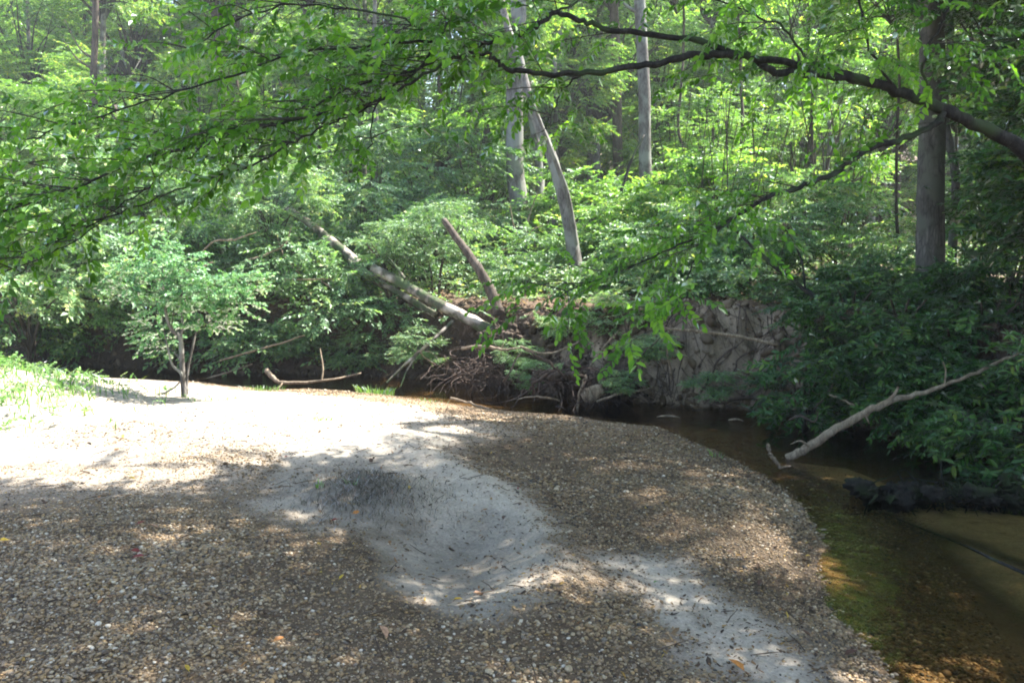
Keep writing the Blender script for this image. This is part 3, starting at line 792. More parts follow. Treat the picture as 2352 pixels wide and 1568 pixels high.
# ---- trees with visible trunks: base pixel, top pixel, Y, width px at base, bark, label
TREES = [
 ((1200, 560), (1185, -60), 19.5, 42, "bark_grey", "thick pale grey trunk, left one of the pair in the middle of the woods", 1),
 ((1222, 545), (1212, 150), 20.6, 24, "bark_grey", "thinner pale stem standing close right of the thick pale trunk", 0),
 ((1492, 520), (1478, -60), 20.0, 30, "bark_grey", "straight sunlit trunk right of the forked leaning tree", 1),
 ((2142, 665), (2148, -80), 11.2, 58, "bark_dim", "large dark trunk behind the thick overhanging limb", 1),
 ((1078, 345), (1072, -60), 30.0, 14, "bark_brown", "thin dark stem left of its twin, left of the pale trunk", 1),
 ((1120, 390), (1112, -60), 27.0, 19, "bark_brown", "dark stem right of its thinner twin, left of the pale trunk", 1),
 ((868, 520), (862, 60), 23.0, 12, "bark_grey", "slim ghostly pale trunk left of the twin dark stems", 1),
 ((1425, 440), (1415, -40), 27.0, 24, "bark_brown", "dim brown trunk just left of the sunlit trunk", 1),
 ((1290, 380), (1285, -40), 28.0, 14, "bark_grey", "slim grey trunk behind the leaning tree's fork", 1),
 ((2065, 600), (2058, -60), 14.5, 8, "bark_brown", "wiry straight stem just left of the large dark trunk", 0),
 ((2230, 520), (2222, 200), 15.0, 9, "bark_brown", "wiry stem just right of the large dark trunk", 0),
 ((2258, 540), (2240, 150), 15.6, 11, "bark_brown", "second wiry stem right of the large dark trunk", 0),
 ((1575, 430), (1560, -40), 24.0, 8, "bark_brown", "thin stem right of the sunlit trunk", 0),
 ((1700, 420), (1705, -40), 23.0, 9, "bark_brown", "thin stem rising through the cane thicket", 0),
 ((1870, 560), (1862, 100), 18.0, 9, "bark_brown", "thin shaded stem midway between clay bank and large trunk", 0),
 ((500, 300), (490, -80), 27.0, 16, "bark_brown", "shaded trunk far behind the drooping leaves", 1),
 ((215, 330), (205, -80), 24.0, 18, "bark_brown", "dark trunk in the upper left woods", 1),
 ((700, 330), (695, -80), 29.0, 14, "bark_grey", "pale thin trunk behind the overhanging twigs", 1),
 ((960, 330), (958, -80), 33.0, 12, "bark_grey", "faint trunk far off left of the twin stems", 1),
 ((1345, 360), (1340, -60), 33.0, 12, "bark_grey", "faint trunk far off right of the leaning tree", 1),
 ((1640, 360), (1642, -60), 31.0, 12, "bark_grey", "faint trunk far off above the cane thicket", 1),
]
for i, (b, t, Y, w, bark, label, big) in enumerate(TREES):
    P0 = atY(b[0], b[1], Y); x, y = P0[0], P0[1]; zz = gz(x, y)
    P1 = atY(t[0], t[1], Y + 0.3)
    dirv = (P1 - P0) / max(P1[2] - P0[2], .1)
    foot = np.array([x, y, zz - 0.15]) - np.array([dirv[0], 0, 0]) * (P0[2] - zz)
    top_z = max(P1[2] + 0.5, P1[2] if not big else 11.5 + (i % 3))
    tip = foot + np.array([dirv[0], dirv[1], 1]) * (top_z - foot[2])
    r0 = w / FPX * Y / 2
    e = empty("forest_tree", foot, label, "tree", None)
    tm = trunk_mesh("trunk", (0, 0, 0), tip - foot, r0 * 1.05, r0 * (0.72 if big else 0.6), M[bark], 800 + i, 0.045 if big else .09, 14 if w > 20 else 8, 1.3, limbs=3 if big else 0)
    link("trunk", tm, e)
    if big:
        c = link("crown", crowns[i % 5], e); s = (0.55 if Y < 25 else 0.8) + 0.1 * (i % 3)
        c.location = tip - foot + (np.array([0, 0, 0.3]) if Y > 15 else np.array([4.5, -0.5, 5.0])); c.scale = (s, s, s); c.rotation_euler = (0, 0, i * 1.3)
        if Y < 15:
            g = Geo(); pb = crom([tip - foot - [0, 0, 0.5], tip - foot + [1.2, 0, 1.6], tip - foot + [4.5, -0.5, 2.8], tip - foot + [4.5, -0.5, 5.0]], 6)
            g.tube(pb, np.linspace(r0 * 0.7, 0.04, len(pb)), 10, 0.15, 4); link("bough", g.mesh("bough", True, [M[bark]]), e)
    else:
        c = link("crown", shrubsY[i % 4], e); c.location = tip - foot; c.scale = (1.0, 1.0, 1.1); c.rotation_euler = (0, 0, i * 1.3)

dark_crowns = []
for q in range(3):
    mcopy = crowns[q].copy(); mcopy.materials[0] = M["leaf_laurel"]; dark_crowns.append(mcopy)
for i, (px, py, Y, s_, label) in enumerate([(2500, 330, 10.6, 0.55, "dark evergreen at the right frame edge below the thick limb's root"), (2480, 60, 11.4, 0.6, "dark evergreen filling the top right corner behind the thick limb"),
        (2330, -120, 12.2, 0.55, "dark evergreen whose lowest boughs dip in above the large dark trunk"), (2680, 180, 9.4, 0.6, "dark evergreen farthest right, reaching in past the frame edge"), (2150, -440, 12.5, 0.55, "dark evergreen with the highest crown over the right bank")]):  # the highest one is added, out of view, to darken the water's reflection
    c = atY(px, py, Y); fx, fy = c[0] + 0.7, c[1] + 0.3; zz = gz(fx, fy)
    e = empty("evergreen_tree", (fx, fy, zz - .1), label, "tree", "dark evergreens on the right bank")
    o = link("crown", dark_crowns[i % 3], e); o.location = (c[0] - fx, c[1] - fy, c[2] - zz); o.scale = (s_,) * 3; o.rotation_euler = (0, 0, i * 1.7)
    link("trunk", trunk_mesh("evergreen trunk", (0, 0, 0), (c[0] - fx, c[1] - fy, c[2] - zz + 0.5), 0.07, 0.03, M["bark_dim"], 890 + i, 0.1, 8, 1.3), e)

# ---- anonymous woodland trees behind: trunk mostly hidden in leaves
fr = random.Random(4)
slots = []
for row, (Y, n, zc, sz) in enumerate([(23, 7, 4.4, 0.62), (27, 8, 6.3, 0.85), (31, 9, 8.6, 1.0), (35, 9, 5.2, 1.05), (40, 10, 11.5, 1.25), (46, 11, 7.5, 1.4), (52, 11, 14.0, 1.6), (58, 12, 9.0, 1.8), (33, 9, 12.0, 0.9), (43, 11, 16.0, 1.35), (50, 11, 5.5, 1.5), (55, 12, 20.5, 1.8), (64, 13, 24.0, 2.2), (66, 12, 15.0, 2.2)]):
    half = 0.70 * Y
    for k in range(n):
        x = -half + 2 * half * (k + 0.5 + fr.uniform(-0.35, 0.35)) / n
        slots.append((x, Y + fr.uniform(-1.6, 1.6), zc * fr.uniform(0.8, 1.2), sz * fr.uniform(0.85, 1.2)))
tproto = [trunk_mesh("woodland trunk", (0, 0, 0), (0.3 * (q - 1), 0.1, 10), 0.17, 0.07, M["bark_brown" if q % 2 else "bark_grey"], 870 + q, 0.06, 8, 1.3, limbs=4) for q in range(3)]
for i, (x, y, zc, s) in enumerate(slots):
    zz = gz(x, y)
    e = empty("woodland_tree", (x, y, zz - 0.1), "leafy woodland tree far back behind the bushes, its trunk hidden by leaves", "tree", "leafy trees filling the woods behind")
    t = link("trunk", tproto[i % 3], e); hz = (zc + 1.5 * s - zz) / 10; t.scale = (s, s, max(hz, 0.2)); t.rotation_euler = (0, 0, i)
    c = link("crown", crowns[i % 5], e); c.location = (0, 0, zc - zz + 0.1); c.scale = (s, s, s * 0.95); c.rotation_euler = (0, 0, i * 2.1)

# ------------------------------------------------------------------ the tree that overhangs the stream from the right bank
TB = np.array([4.7, 5.6, 0]); TB[2] = gz(4.7, 5.6) - 0.2
ot = empty("overhanging_tree", TB, "tree leaning in from the right, dark mossy limbs and green leaves crossing overhead", "tree")
def rel(p): return np.asarray(p) - TB
trunk_top = np.array([4.55, 5.4, 3.0])
g = Geo()
tp = crom([rel(TB), rel([4.75, 5.5, 1.2]), rel([4.6, 5.4, 2.2]), rel(trunk_top), rel([4.3, 5.6, 4.6]), rel([3.9, 5.9, 6.4]), rel([3.6, 6.2, 8.2])], 6)
g.tube(tp, np.interp(np.linspace(0, 1, len(tp)), [0, .4, 1], [0.19, 0.14, 0.06]), 14, 0.15, 3)
link("trunk", g.mesh("overhanging trunk", True, [M["bark_dark"]]), ot)

def PL(rows):
    """rows of (px, py, Y, width px) -> points and radii"""
    P = []; r = []
    for px, py, Y, w in rows:
        P.append(atY(px, py, Y)); r.append(w / FPX * Y / 2)
    return np.array(P), np.array(r)

limbs = []
def limb(rows, start=None, wob=0.2, name="limb", sides=9, jit=0.006):
    P, r = PL(rows)
    r = r * (0.70 if r.max() > 0.03 else 1.0)
    if start is not None:
        P = np.vstack([start[:3], P]); r = np.r_[start[3], r]
    Q = crom(np.column_stack([P, r]), 6)
    g = rng(int(abs(Q[:, 0].sum() * 1000)) % 9999)
    Q[1:-1, :3] += g.standard_normal((len(Q) - 2, 3)) * jit
    geo = Geo(); geo.tube(Q[:, :3] - TB, Q[:, 3], sides, wob, len(limbs) + 5)
    link(name, geo.mesh("limb", True, [M["bark_dark"]]), ot)
    limbs.append(Q)
    return Q
A = limb([(2520, 470, 5.15, 54), (2352, 345, 5.0, 46), (2250, 290, 4.95, 40), (2150, 245, 4.9, 38), (2060, 208, 4.9, 32), (1960, 180, 4.85, 30), (1860, 168, 4.8, 26), (1780, 165, 4.8, 24), (1745, 143, 4.75, 22), (1690, 122, 4.75, 22),
          (1560, 85, 4.7, 19), (1400, 68, 4.6, 18), (1340, 48, 4.6, 17), (1270, 33, 4.55, 17), (1225, 65, 4.5, 14), (1180, 85, 4.5, 13), (1100, 102, 4.4, 12), (1040, 108, 4.35, 10), (960, 160, 4.3, 9), (840, 190, 4.25, 7), (700, 250, 4.2, 6), (560, 310, 4.1, 5)], (4.6, 5.42, 2.45, 0.08))
B = limb([(1985, 186, 4.85, 16), (1860, 150, 4.8, 16), (1690, 128, 4.7, 17), (1600, 128, 4.65, 17), (1500, 145, 4.6, 15), (1400, 163, 4.5, 14), (1290, 168, 4.45, 12), (1175, 164, 4.4, 11), (1140, 138, 4.4, 9), (1110, 124, 4.35, 8), (1060, 126, 4.3, 8), (985, 165, 4.25, 7), (900, 218, 4.2, 6), (760, 255, 4.1, 6), (615, 292, 4.0, 7), (492, 323, 3.95, 7), (316, 369, 3.9, 6), (150, 440, 3.85, 5), (-40, 500, 3.8, 4)])
Cc = limb([(2165, 262, 4.9, 16), (2150, 285, 4.85, 14), (2080, 318, 4.8, 13), (2000, 342, 4.75, 13), (1930, 390, 4.7, 12), (1850, 425, 4.6, 11), (1750, 460, 4.5, 10), (1690, 500, 4.45, 8), (1600, 545, 4.4, 5), (1480, 600, 4.35, 4), (1330, 660, 4.3, 3), (1200, 720, 4.25, 2)])
limb([(1700, 488, 4.46, 5), (1640, 540, 4.4, 5), (1600, 590, 4.35, 4), (1560, 690, 4.3, 3), (1530, 750, 4.3, 2)], sides=6)
limb([(1040, 108, 4.35, 7), (980, 95, 4.3, 7), (826, 109, 4.2, 6), (668, 126, 4.1, 5), (555, 169, 4.05, 5), (404, 211, 4.0, 4), (211, 274, 3.95, 4), (60, 320, 3.9, 3)], sides=6)
limb([(900, 218, 4.2, 5), (791, 270, 4.1, 5), (678, 323, 4.0, 5), (598, 369, 3.95, 5), (422, 430, 3.9, 4), (300, 480, 3.85, 4), (120, 560, 3.8, 3), (0, 600, 3.8, 2)], sides=6)
limb([(492, 323, 3.95, 4), (387, 390, 3.85, 4), (310, 450, 3.8, 3), (180, 545, 3.75, 3), (20, 640, 3.7, 2)], sides=6)
limb([(1330, 0, 4.8, 5), (1270, 33, 4.55, 6)], sides=6)
limb([(1120, -40, 4.7, 7), (1080, 20, 4.5, 7), (1030, 60, 4.4, 6), (960, 160, 4.3, 5), (870, 230, 4.25, 4), (850, 330, 4.2, 3), (820, 400, 4.15, 2)], sides=6)
limb([(1400, 163, 4.5, 5), (1330, 175, 4.6, 4), (1280, 230, 4.7, 3), (1250, 300, 4.8, 2)], sides=6)
limb([(1040, 108, 4.35, 5), (900, 40, 4.2, 5), (700, 10, 4.1, 4), (560, 40, 4.0, 4), (430, 110, 3.95, 3)], sides=6)
limb([(1860, 168, 4.8, 6), (1840, 120, 4.7, 6), (1790, 60, 4.6, 5), (1700, 20, 4.5, 4), (1600, -20, 4.4, 3)], sides=6)
limb([(2060, 208, 4.9, 7), (2010, 140, 4.8, 6), (1985, 60, 4.75, 6), (1975, -30, 4.7, 5)], sides=6)
limb([(2150, 245, 4.9, 7), (2120, 150, 4.8, 6), (2160, 60, 4.75, 5), (2200, -40, 4.7, 5)], sides=6)

# side twigs with sprays all along the limbs
def near_foliage(seed, dens):
    g = rng(seed); geo = Geo(); pos = []; azs = []; els = []; rl = []; sc = []
    for li, Q in enumerate(limbs):
        seg = np.linalg.norm(np.diff(Q[:, :3], axis=0), axis=1); L = np.r_[0, np.cumsum(seg)]
        n = int(L[-1] * dens)
        T = np.gradient(Q[:, :3], axis=0); T /= np.linalg.norm(T, axis=1)[:, None]
        for k in range(n):
            u = L[-1] * g.random(); i = min(np.searchsorted(L, u), len(Q) - 1)
            if Q[i, 0] > 2.7: continue
            thick = Q[i, 3] > 0.014
            if thick and g.random() < 0.72: continue
            side = 1 if k % 2 else -1
            az0 = math.atan2(T[i, 1], T[i, 0]) + side * g.uniform(0.35, 1.2)
            if thick: az0 = g.uniform(0.15, 2.9)
            ln = g.uniform(0.15, 0.7); el = g.uniform(-0.32, 0.32)
            p0 = Q[i, :3]; d = np.array([math.cos(az0) * math.cos(el), math.sin(az0) * math.cos(el), math.sin(el)])
            p2 = p0 + d * ln + np.array([0, 0, -0.14 * ln * ln]); p1 = (p0 + p2) / 2 + g.standard_normal(3) * 0.03 * ln + np.array([0, 0, 0.04 * ln])
            if p2[1] < 2.9: continue
            c = crom([p0, p1, p2], 4)
            geo.tube(c - TB, np.linspace(0.0035, 0.0012, len(c)), 4, mi=1, cap=False)
            m = max(2, int(ln / 0.11))
            for q in range(m):
                w = (q + 0.6) / m; pp = c[int(w * (len(c) - 1))]
                pos.append(pp - TB); azs.append(az0 + (1 if q % 2 else -1) * g.uniform(0.2, 0.9) * (q < m - 1)); els.append(el - 0.15 + g.normal(0, 0.3)); rl.append(g.normal(0, 0.5)); sc.append(g.uniform(0.65, 1.1))
    pos = np.array(pos)
    print("near sprays", len(pos))
    assemble(geo, SP_NEAR, pos, np.array(azs), np.array(els), np.array(rl), np.array(sc), seed, 0.38)
    return geo.mesh("overhanging foliage", False, LM("leaf_near"))
link("foliage", near_foliage(21, 12.5), ot)

# the high crown of the same tree, above the frame: it shades the near half of the bar
SHADE = Z0([(-700, 1180), (0, 1165), (300, 1160), (560, 1130), (650, 1075), (860, 1065), (920, 1110), (1060, 1120), (1085, 1040), (1130, 960), (1300, 940)], 0.3)
SHADE = SHADE + [(1.5, 11.5), (5, 11), (5.5, 7), (5.5, 1), (3, 0.5), (-4, 1.5), (-5.2, 3.6)]
GAPS = [Z0(p, 0.25) for p in ([(1400, 1050), (1600, 1060), (1720, 1090), (1730, 1120), (1500, 1090)], [(1420, 1110), (1600, 1120), (1760, 1170), (1740, 1190), (1560, 1150)],
    [(1560, 1190), (1700, 1200), (1720, 1215), (1600, 1210)], [(1120, 1350), (1250, 1310), (1250, 1350), (1150, 1375)], [(1280, 1285), (1420, 1290), (1400, 1320), (1300, 1310)],
    [(1620, 1430), (1700, 1430), (1700, 1450), (1630, 1450)], [(1650, 1530), (1800, 1560), (1700, 1580)], [(1920, 1380), (2300, 1400), (2352, 1480), (2000, 1430)])]
def high_crown(seed, n):
    g = rng(seed); geo = Geo()
    x = g.uniform(-6, 6, n); y = g.uniform(0.5, 12, n)
    w = 0.7 * fbm(x, y, 1.6, 4)
    ok = inpoly(x + w, y + w, SHADE)
    band = softpoly(x, y, SHADE, 0.9)
    ok |= (band > 0.02) & (band < 0.5) & (g.random(n) < 0.13) & (fbm(x, y, 1.4, 3) > 0.0)
    for gi, q in enumerate(GAPS):
        ok &= ~(softpoly(x, y, q, 0.40 if gi < 3 else 0.16) > 0.02)
    ok &= (fbm(x + 5, y, 1.7, 3) > -0.34)
    x, y = x[ok], y[ok]; m = len(x)
    lay = g.integers(0, 3, m)
    h = np.array([5.6, 6.6, 7.8])[lay] + 0.4 * fbm(x, y, 0.5, 2) + g.normal(0, 0.12, m)
    P = np.stack([x, y, np.full(m, 0.25)], -1) + SUN[None] * ((h - 0.25) / SUN[2])[:, None]
    # keep it out of the picture: above the top edge of the frame
    elev = (P[:, 2] - CAM_H) / np.maximum(P[:, 1], 0.1)
    k = elev > 0.345
    print("high sprays", m, k.sum())
    P = P[k]; m = len(P)
    cen = np.array([3.6, 6.2])
    az = np.arctan2(P[:, 1] - cen[1], P[:, 0] - cen[0]) + g.normal(0, 0.7, m)
    assemble(geo, SP_HIGH, P - TB, az, g.normal(-0.1, 0.25, m), g.normal(0, 0.3, m), g.uniform(0.8, 1.2, m), seed)
    # boughs carrying it
    top = tp[-8:]
    for q in range(0, m, max(1, m // 60)):
        s0 = tp[-1 - (q % 9)]; e_ = P[q] - TB
        c = crom([s0, (s0 + e_) / 2 + np.array([0, 0, 0.3]), e_], 5)
        geo.tube(c, np.linspace(0.03, 0.006, len(c)), 5, 0.2, q, mi=1, cap=False)
    return geo.mesh("high crown", False, LM("leaf_near"))
link("crown", high_crown(31, 15000), ot)

# ------------------------------------------------------------------ logs, snags and branches
def hit(px, py, z0=0.3):
    """the ground under a picture point"""
    d = pray(px, py); Y = np.arange(2.0, 30, 0.01)
    q = np.array([0, 0, CAM_H])[None] + d[None] * (Y / d[1])[:, None]
    below = q[:, 2] <= ground_z(q[:, 0], q[:, 1])
    p = q[np.argmax(below)] if below.any() else q[-1]
    p = p.copy()
    return p

def wood(name, rows, mat, label, cat, group=None, sides=8, wob=0.2, jit=0.004, branches=(), per=6, part=None, sub=None):
    """a stick, log or root through picture points at given distances: origin at its first point"""
    P, r = PL(rows)
    Q = crom(np.column_stack([P, r]), per)
    g = rng(abs(hash(label)) % 1 + int(sum(map(sum, rows))) % 9973)
    if len(Q) > 2: Q[1:-1, :3] += g.standard_normal((len(Q) - 2, 3)) * jit
    o0 = Q[0, :3].copy()
    if branches:
        e = empty(name, o0, label, cat, group)
        geo = Geo(); geo.tube(Q[:, :3] - o0, Q[:, 3], sides, wob, 3)
        link(part or "stem", geo.mesh(name, True, [M[mat]]), e)
        for b in branches:
            Pb, rb = PL(b); Qb = crom(np.column_stack([Pb, rb]), 5)
            gb = Geo(); gb.tube(Qb[:, :3] - o0, Qb[:, 3], max(5, sides - 3), wob, 4)
            link(sub or "branch", gb.mesh(name + " branch", True, [M[mat]]), e)
        return e
    geo = Geo(); geo.tube(Q[:, :3] - o0, Q[:, 3], sides, wob, 3)
    o = link(name, geo.mesh(name, True, [M[mat]])); o.location = o0.tolist()
    return tag(o, label, cat, group)

wood("leaning_log", [(1150, 775, 12.9, 33), (1100, 745, 13.0, 28), (1010, 700, 13.3, 25), (930, 655, 13.7, 23), (856, 616, 14.0, 21)], "bark_log",
     "fallen log leaning up left, its bark flaking to pale wood at the broken end", "log", sides=14, wob=0.16,
     branches=[[(1040, 738, 13.1, 9), (1000, 775, 12.9, 8), (930, 838, 12.6, 7), (888, 878, 12.4, 4)], [(960, 812, 12.7, 5), (935, 850, 12.6, 4), (920, 888, 12.4, 3)], [(930, 640, 13.6, 7), (900, 600, 13.8, 5), (885, 585, 13.9, 3)]])
wood("leaning_log", [(880, 650, 14.3, 24), (840, 618, 14.5, 24), (780, 570, 14.9, 22), (720, 520, 15.4, 19), (660, 478, 15.9, 15)], "bark_log",
     "upper sunlit log fading up into the bushes beyond the broken log end", "log", sides=12, wob=0.14)
wood("leaning_log", [(1000, 722, 13.6, 16), (930, 680, 13.9, 15), (860, 640, 14.2, 14), (800, 600, 14.5, 11)], "bark_log",
     "thin dark pole lying along the underside of the leaning log", "log", sides=8)
wood("broken_snag", [(1146, 722, 12.9, 29), (1128, 670, 13.0, 25), (1098, 615, 13.1, 21), (1058, 560, 13.3, 17), (1020, 505, 13.5, 14)], "bark_brown",
     "short snag leaning left beside the log roots, bark stripped reddish at its foot", "snag", sides=12, wob=0.14)
wood("forked_tree", [(1345, 745, 15.2, 40), (1326, 640, 15.4, 34), (1305, 500, 15.6, 30), (1270, 370, 15.8, 25), (1238, 290, 16.0, 22), (1214, 225, 16.1, 20), (1195, 140, 16.3, 18), (1165, 60, 16.5, 16), (1140, -60, 16.8, 13)], "bark_grey",
     "curving grey tree leaning left with a thinner fork rising from its lower trunk", "tree", sides=12, wob=0.12, part="trunk",
     branches=[[(1322, 560, 15.45, 14), (1304, 450, 15.3, 12), (1278, 376, 15.2, 10), (1256, 320, 15.1, 8), (1225, 240, 15.0, 6)]])
wood("dead_sapling", [(1425, 445, 18.0, 8), (1450, 370, 18.2, 7), (1480, 310, 18.4, 4)], "bark_dark", "dark bare pole slanting right beside the sunlit trunk", "dead sapling", sides=6)
wood("dead_pole", [(1895, 700, 11.0, 11), (1830, 650, 11.2, 10), (1760, 595, 11.4, 9), (1688, 528, 11.7, 5)], "bark_dark", "dark dead pole slanting up left from the bank top at right", "dead pole",
     sides=7, branches=[[(1830, 650, 11.2, 5), (1790, 660, 11.3, 4), (1775, 690, 11.3, 2)], [(1850, 668, 11.15, 6), (1842, 600, 11.3, 5), (1815, 540, 11.4, 3)]])
wood("dead_pole", [(1505, 750, 10.55, 6), (1580, 758, 10.5, 7), (1680, 770, 10.4, 8), (1790, 792, 10.2, 9)], "bark_pale", "straight pale stick lying across the upper face of the clay bank", "stick", sides=6, wob=.1)
wood("curved_branch", [(1195, 795, 11.6, 6), (1250, 812, 11.5, 6), (1300, 800, 11.5, 5), (1350, 772, 11.6, 4)], "bark_pale", "thin grey branch curving like a smile right of the log roots", "branch", sides=6)
wood("dead_branch", [(1060, 800, 11.9, 8), (1110, 795, 11.8, 9), (1160, 803, 11.7, 7), (1200, 797, 11.6, 4)], "bark_pale", "short pale dead branch just below the log roots", "branch", sides=6)
wood("dead_branch", [(1345, 700 + 155, 11.0, 4), (1385, 800, 11.0, 4), (1420, 760, 11.1, 2)], "bark_pale", "thin upright twig above the driftwood pile", "branch", sides=5)
wood("driftwood", [(612, 850, 12.9, 13), (628, 868, 12.7, 12), (650, 878, 12.55, 8), (738, 875, 12.55, 6), (830, 857, 12.8, 4)], "bark_pale",
     "pale crooked driftwood branch lying at the far water edge behind the bar", "driftwood", sides=7, wob=.3, branches=[[(650, 878, 12.55, 4), (640, 890, 12.4, 3), (625, 892, 12.4, 2)], [(738, 875, 12.55, 4), (742, 845, 12.6, 4), (735, 800, 12.7, 2)]])
wood("dead_branch", [(505, 828, 13.6, 5), (560, 812, 13.5, 6), (630, 792, 13.4, 5), (700, 770, 13.4, 3)], "bark_pale", "dead branch under the bushes above the left end of the pale driftwood", "branch", sides=5)
wood("dead_branch", [(430, 880, 13.4, 4), (500, 862, 13.5, 5), (580, 835, 13.6, 3)], "bark_pale", "thin dead branch right of the sapling, dipping into the dark water", "branch", sides=5)
wood("dead_branch", [(455, 592, 14.0, 3), (489, 555, 14.0, 5), (540, 550, 14.0, 5), (590, 533, 14.1, 3)], "bark_pale", "bare white twig in the bushes up right of the sapling", "branch", sides=5)
wood("dead_branch", [(430, 622, 13.4, 4), (460, 614, 13.3, 5), (490, 602, 13.3, 3)], "bark_pale", "short bare white twig above the sapling's right shoulder", "branch", sides=5)
wood("dead_branch", [(560, 600, 14.0, 4), (610, 585, 14.0, 5), (655, 560, 14.1, 4), (670, 520, 14.2, 2)], "bark_pale", "bare pale branch in the bushes left of the upper log", "branch", sides=5)
wood("dead_branch", [(605, 640, 13.8, 3), (690, 642, 13.8, 4), (780, 640, 13.9, 3)], "bark_pale", "long level bare twig in the bushes below the upper log", "branch", sides=5)
wood("dead_branch", [(625, 500, 15.0, 4), (650, 585, 14.6, 4), (690, 630, 14.3, 3)], "bark_pale", "bare drooping twig left of the upper log's top", "branch", sides=5)
for k, (a, b, c_, lab) in enumerate([((1205, 560), (1215, 500), (1235, 440), "bare reddish twig in front of the pale trunk's foot, the tallest"), ((1200, 570), (1180, 520), (1172, 470), "bare twig at the pale trunk's foot leaning left"),
        ((1210, 565), (1222, 530), (1260, 515), "bare twig at the pale trunk's foot leaning right")]):
    wood("dead_branch", [(*a, 18.0, 5), (*b, 17.9, 4), (*c_, 17.8, 2)], "bark_pale", lab, "branch", sides=5)
def onwater(px, py, z=0.02):
    return atZ(px, py, z)[1]
wood("pale_stick", [(1035, 914, onwater(1035, 914, .12), 7), (1080, 926, onwater(1080, 926, .08), 6), (1128, 941, onwater(1128, 941, .03), 6)], "bark_pale", "straight pale stick in the dark water at the far tip of the sand", "stick", sides=6, wob=0.1)
yb = onwater(1818, 1048)
wood("leaning_branch", [(1806, 1052, yb, 18), (1850, 1030, yb - .05, 20), (1910, 992, yb - .05, 19), (1985, 948, yb - .1, 17), (2045, 922, yb - .15, 15), (2120, 902, yb - .15, 11), (2200, 872, yb - .2, 8), (2285, 836, yb - .2, 8), (2360, 800, yb - .2, 5)], "bark_pale",
     "large pale bare branch rising right out of the stream from its gravel edge", "branch", sides=12, wob=0.14, jit=0.006,
     branches=[[(2035, 926, yb - .15, 10), (2052, 908, yb - .17, 8), (2064, 888, yb - .2, 5)], [(1985, 950, yb - .12, 7), (1992, 962, yb - .12, 5), (1996, 972, yb - .12, 3)], [(1860, 1025, yb - .1, 6), (1838, 1012, yb - .12, 4), (1815, 1020, yb - .12, 2)],
               [(2170, 884, yb - .2, 4), (2172, 850, yb - .22, 3), (2165, 830, yb - .22, 2)]])
y2 = onwater(1905, 968)
wood("thin_branch", [(1905, 962, y2, 4), (1985, 968, y2 - .3, 5), (2070, 955, y2 - .45, 6), (2140, 935, y2 - .5, 5), (2215, 905, y2 - .5, 4)], "bark_pale", "long thin stick running behind and below the large leaning branch", "stick", sides=6)
wood("thin_branch", [(1905, 905, 8.8, 7), (1950, 925, 8.7, 6), (2005, 948, 8.5, 4)], "bark_pale", "short stick sloping down to meet the large leaning branch from behind", "stick", sides=6)
wood("thin_branch", [(1870, 940, 8.9, 4), (1895, 910, 8.9, 4), (1915, 880, 8.9, 3)], "root", "brown twig rising left of the leaning branch, under the laurel", "stick", sides=5)
wood("thin_branch", [(1812, 965, 8.9, 5), (1840, 955, 8.85, 7), (1870, 968, 8.8, 6), (1880, 945, 8.8, 4)], "root", "crooked dark root in the water under the laurel", "root", sides=6)
wood("thin_branch", [(1995, 782, 8.9, 7), (2020, 800, 8.8, 8), (2032, 818, 8.8, 4)], "bark_pale", "short thick pale stick caught in the laurel leaves", "stick", sides=6)
y3 = onwater(1792, 1074)
wood("forked_stick", [(1763, 1021, y3 + .02, 9), (1768, 1040, y3, 9), (1780, 1058, y3, 9), (1793, 1074, y3, 8)], "bark_pale", "short white forked stick upright at the water edge before the large branch", "stick", sides=8,
     branches=[[(1793, 1074, y3, 6), (1806, 1071, y3, 6), (1817, 1070, y3, 4)]])
P_ = [atZ(2060, 1190, -0.03), atZ(2200, 1246, -0.01), atZ(2300, 1292, 0.01), atZ(2420, 1345, 0.025)]
g = Geo(); q_ = crom(P_, 8) - P_[0]; g.tube(q_, np.linspace(0.006, 0.014, len(q_)), 8, 0.3, 3)
o = link("sunken_pole", g.mesh("sunken pole", True, [M["bark_dark"]])); o.location = P_[0].tolist(); tag(o, "thin dark pole lying just under the water along the submerged sand", "pole")
# floating bits
for k, (px, py, w, lab, cat) in enumerate([(1535, 958, 26, "dark floating leaf clump in the water beyond the gravel tip", "debris"), (1690, 965, 16, "pale chip floating in the dark water below the clay bank", "debris")]):
    p = atZ(px, py, 0.01); L_ = w / FPX * p[1]
    g = Geo(); g.tube([[-L_, 0.03, 0], [-.3 * L_, 0, 0.015], [.4 * L_, 0.02, 0.01], [L_, -0.03, 0]], [0.004, 0.016, 0.014, 0.004], 6, 0.4, k)
    o = link("floating_debris", g.mesh("floating debris", True, [M["bark_pale"]])); o.location = p.tolist(); tag(o, lab, cat)

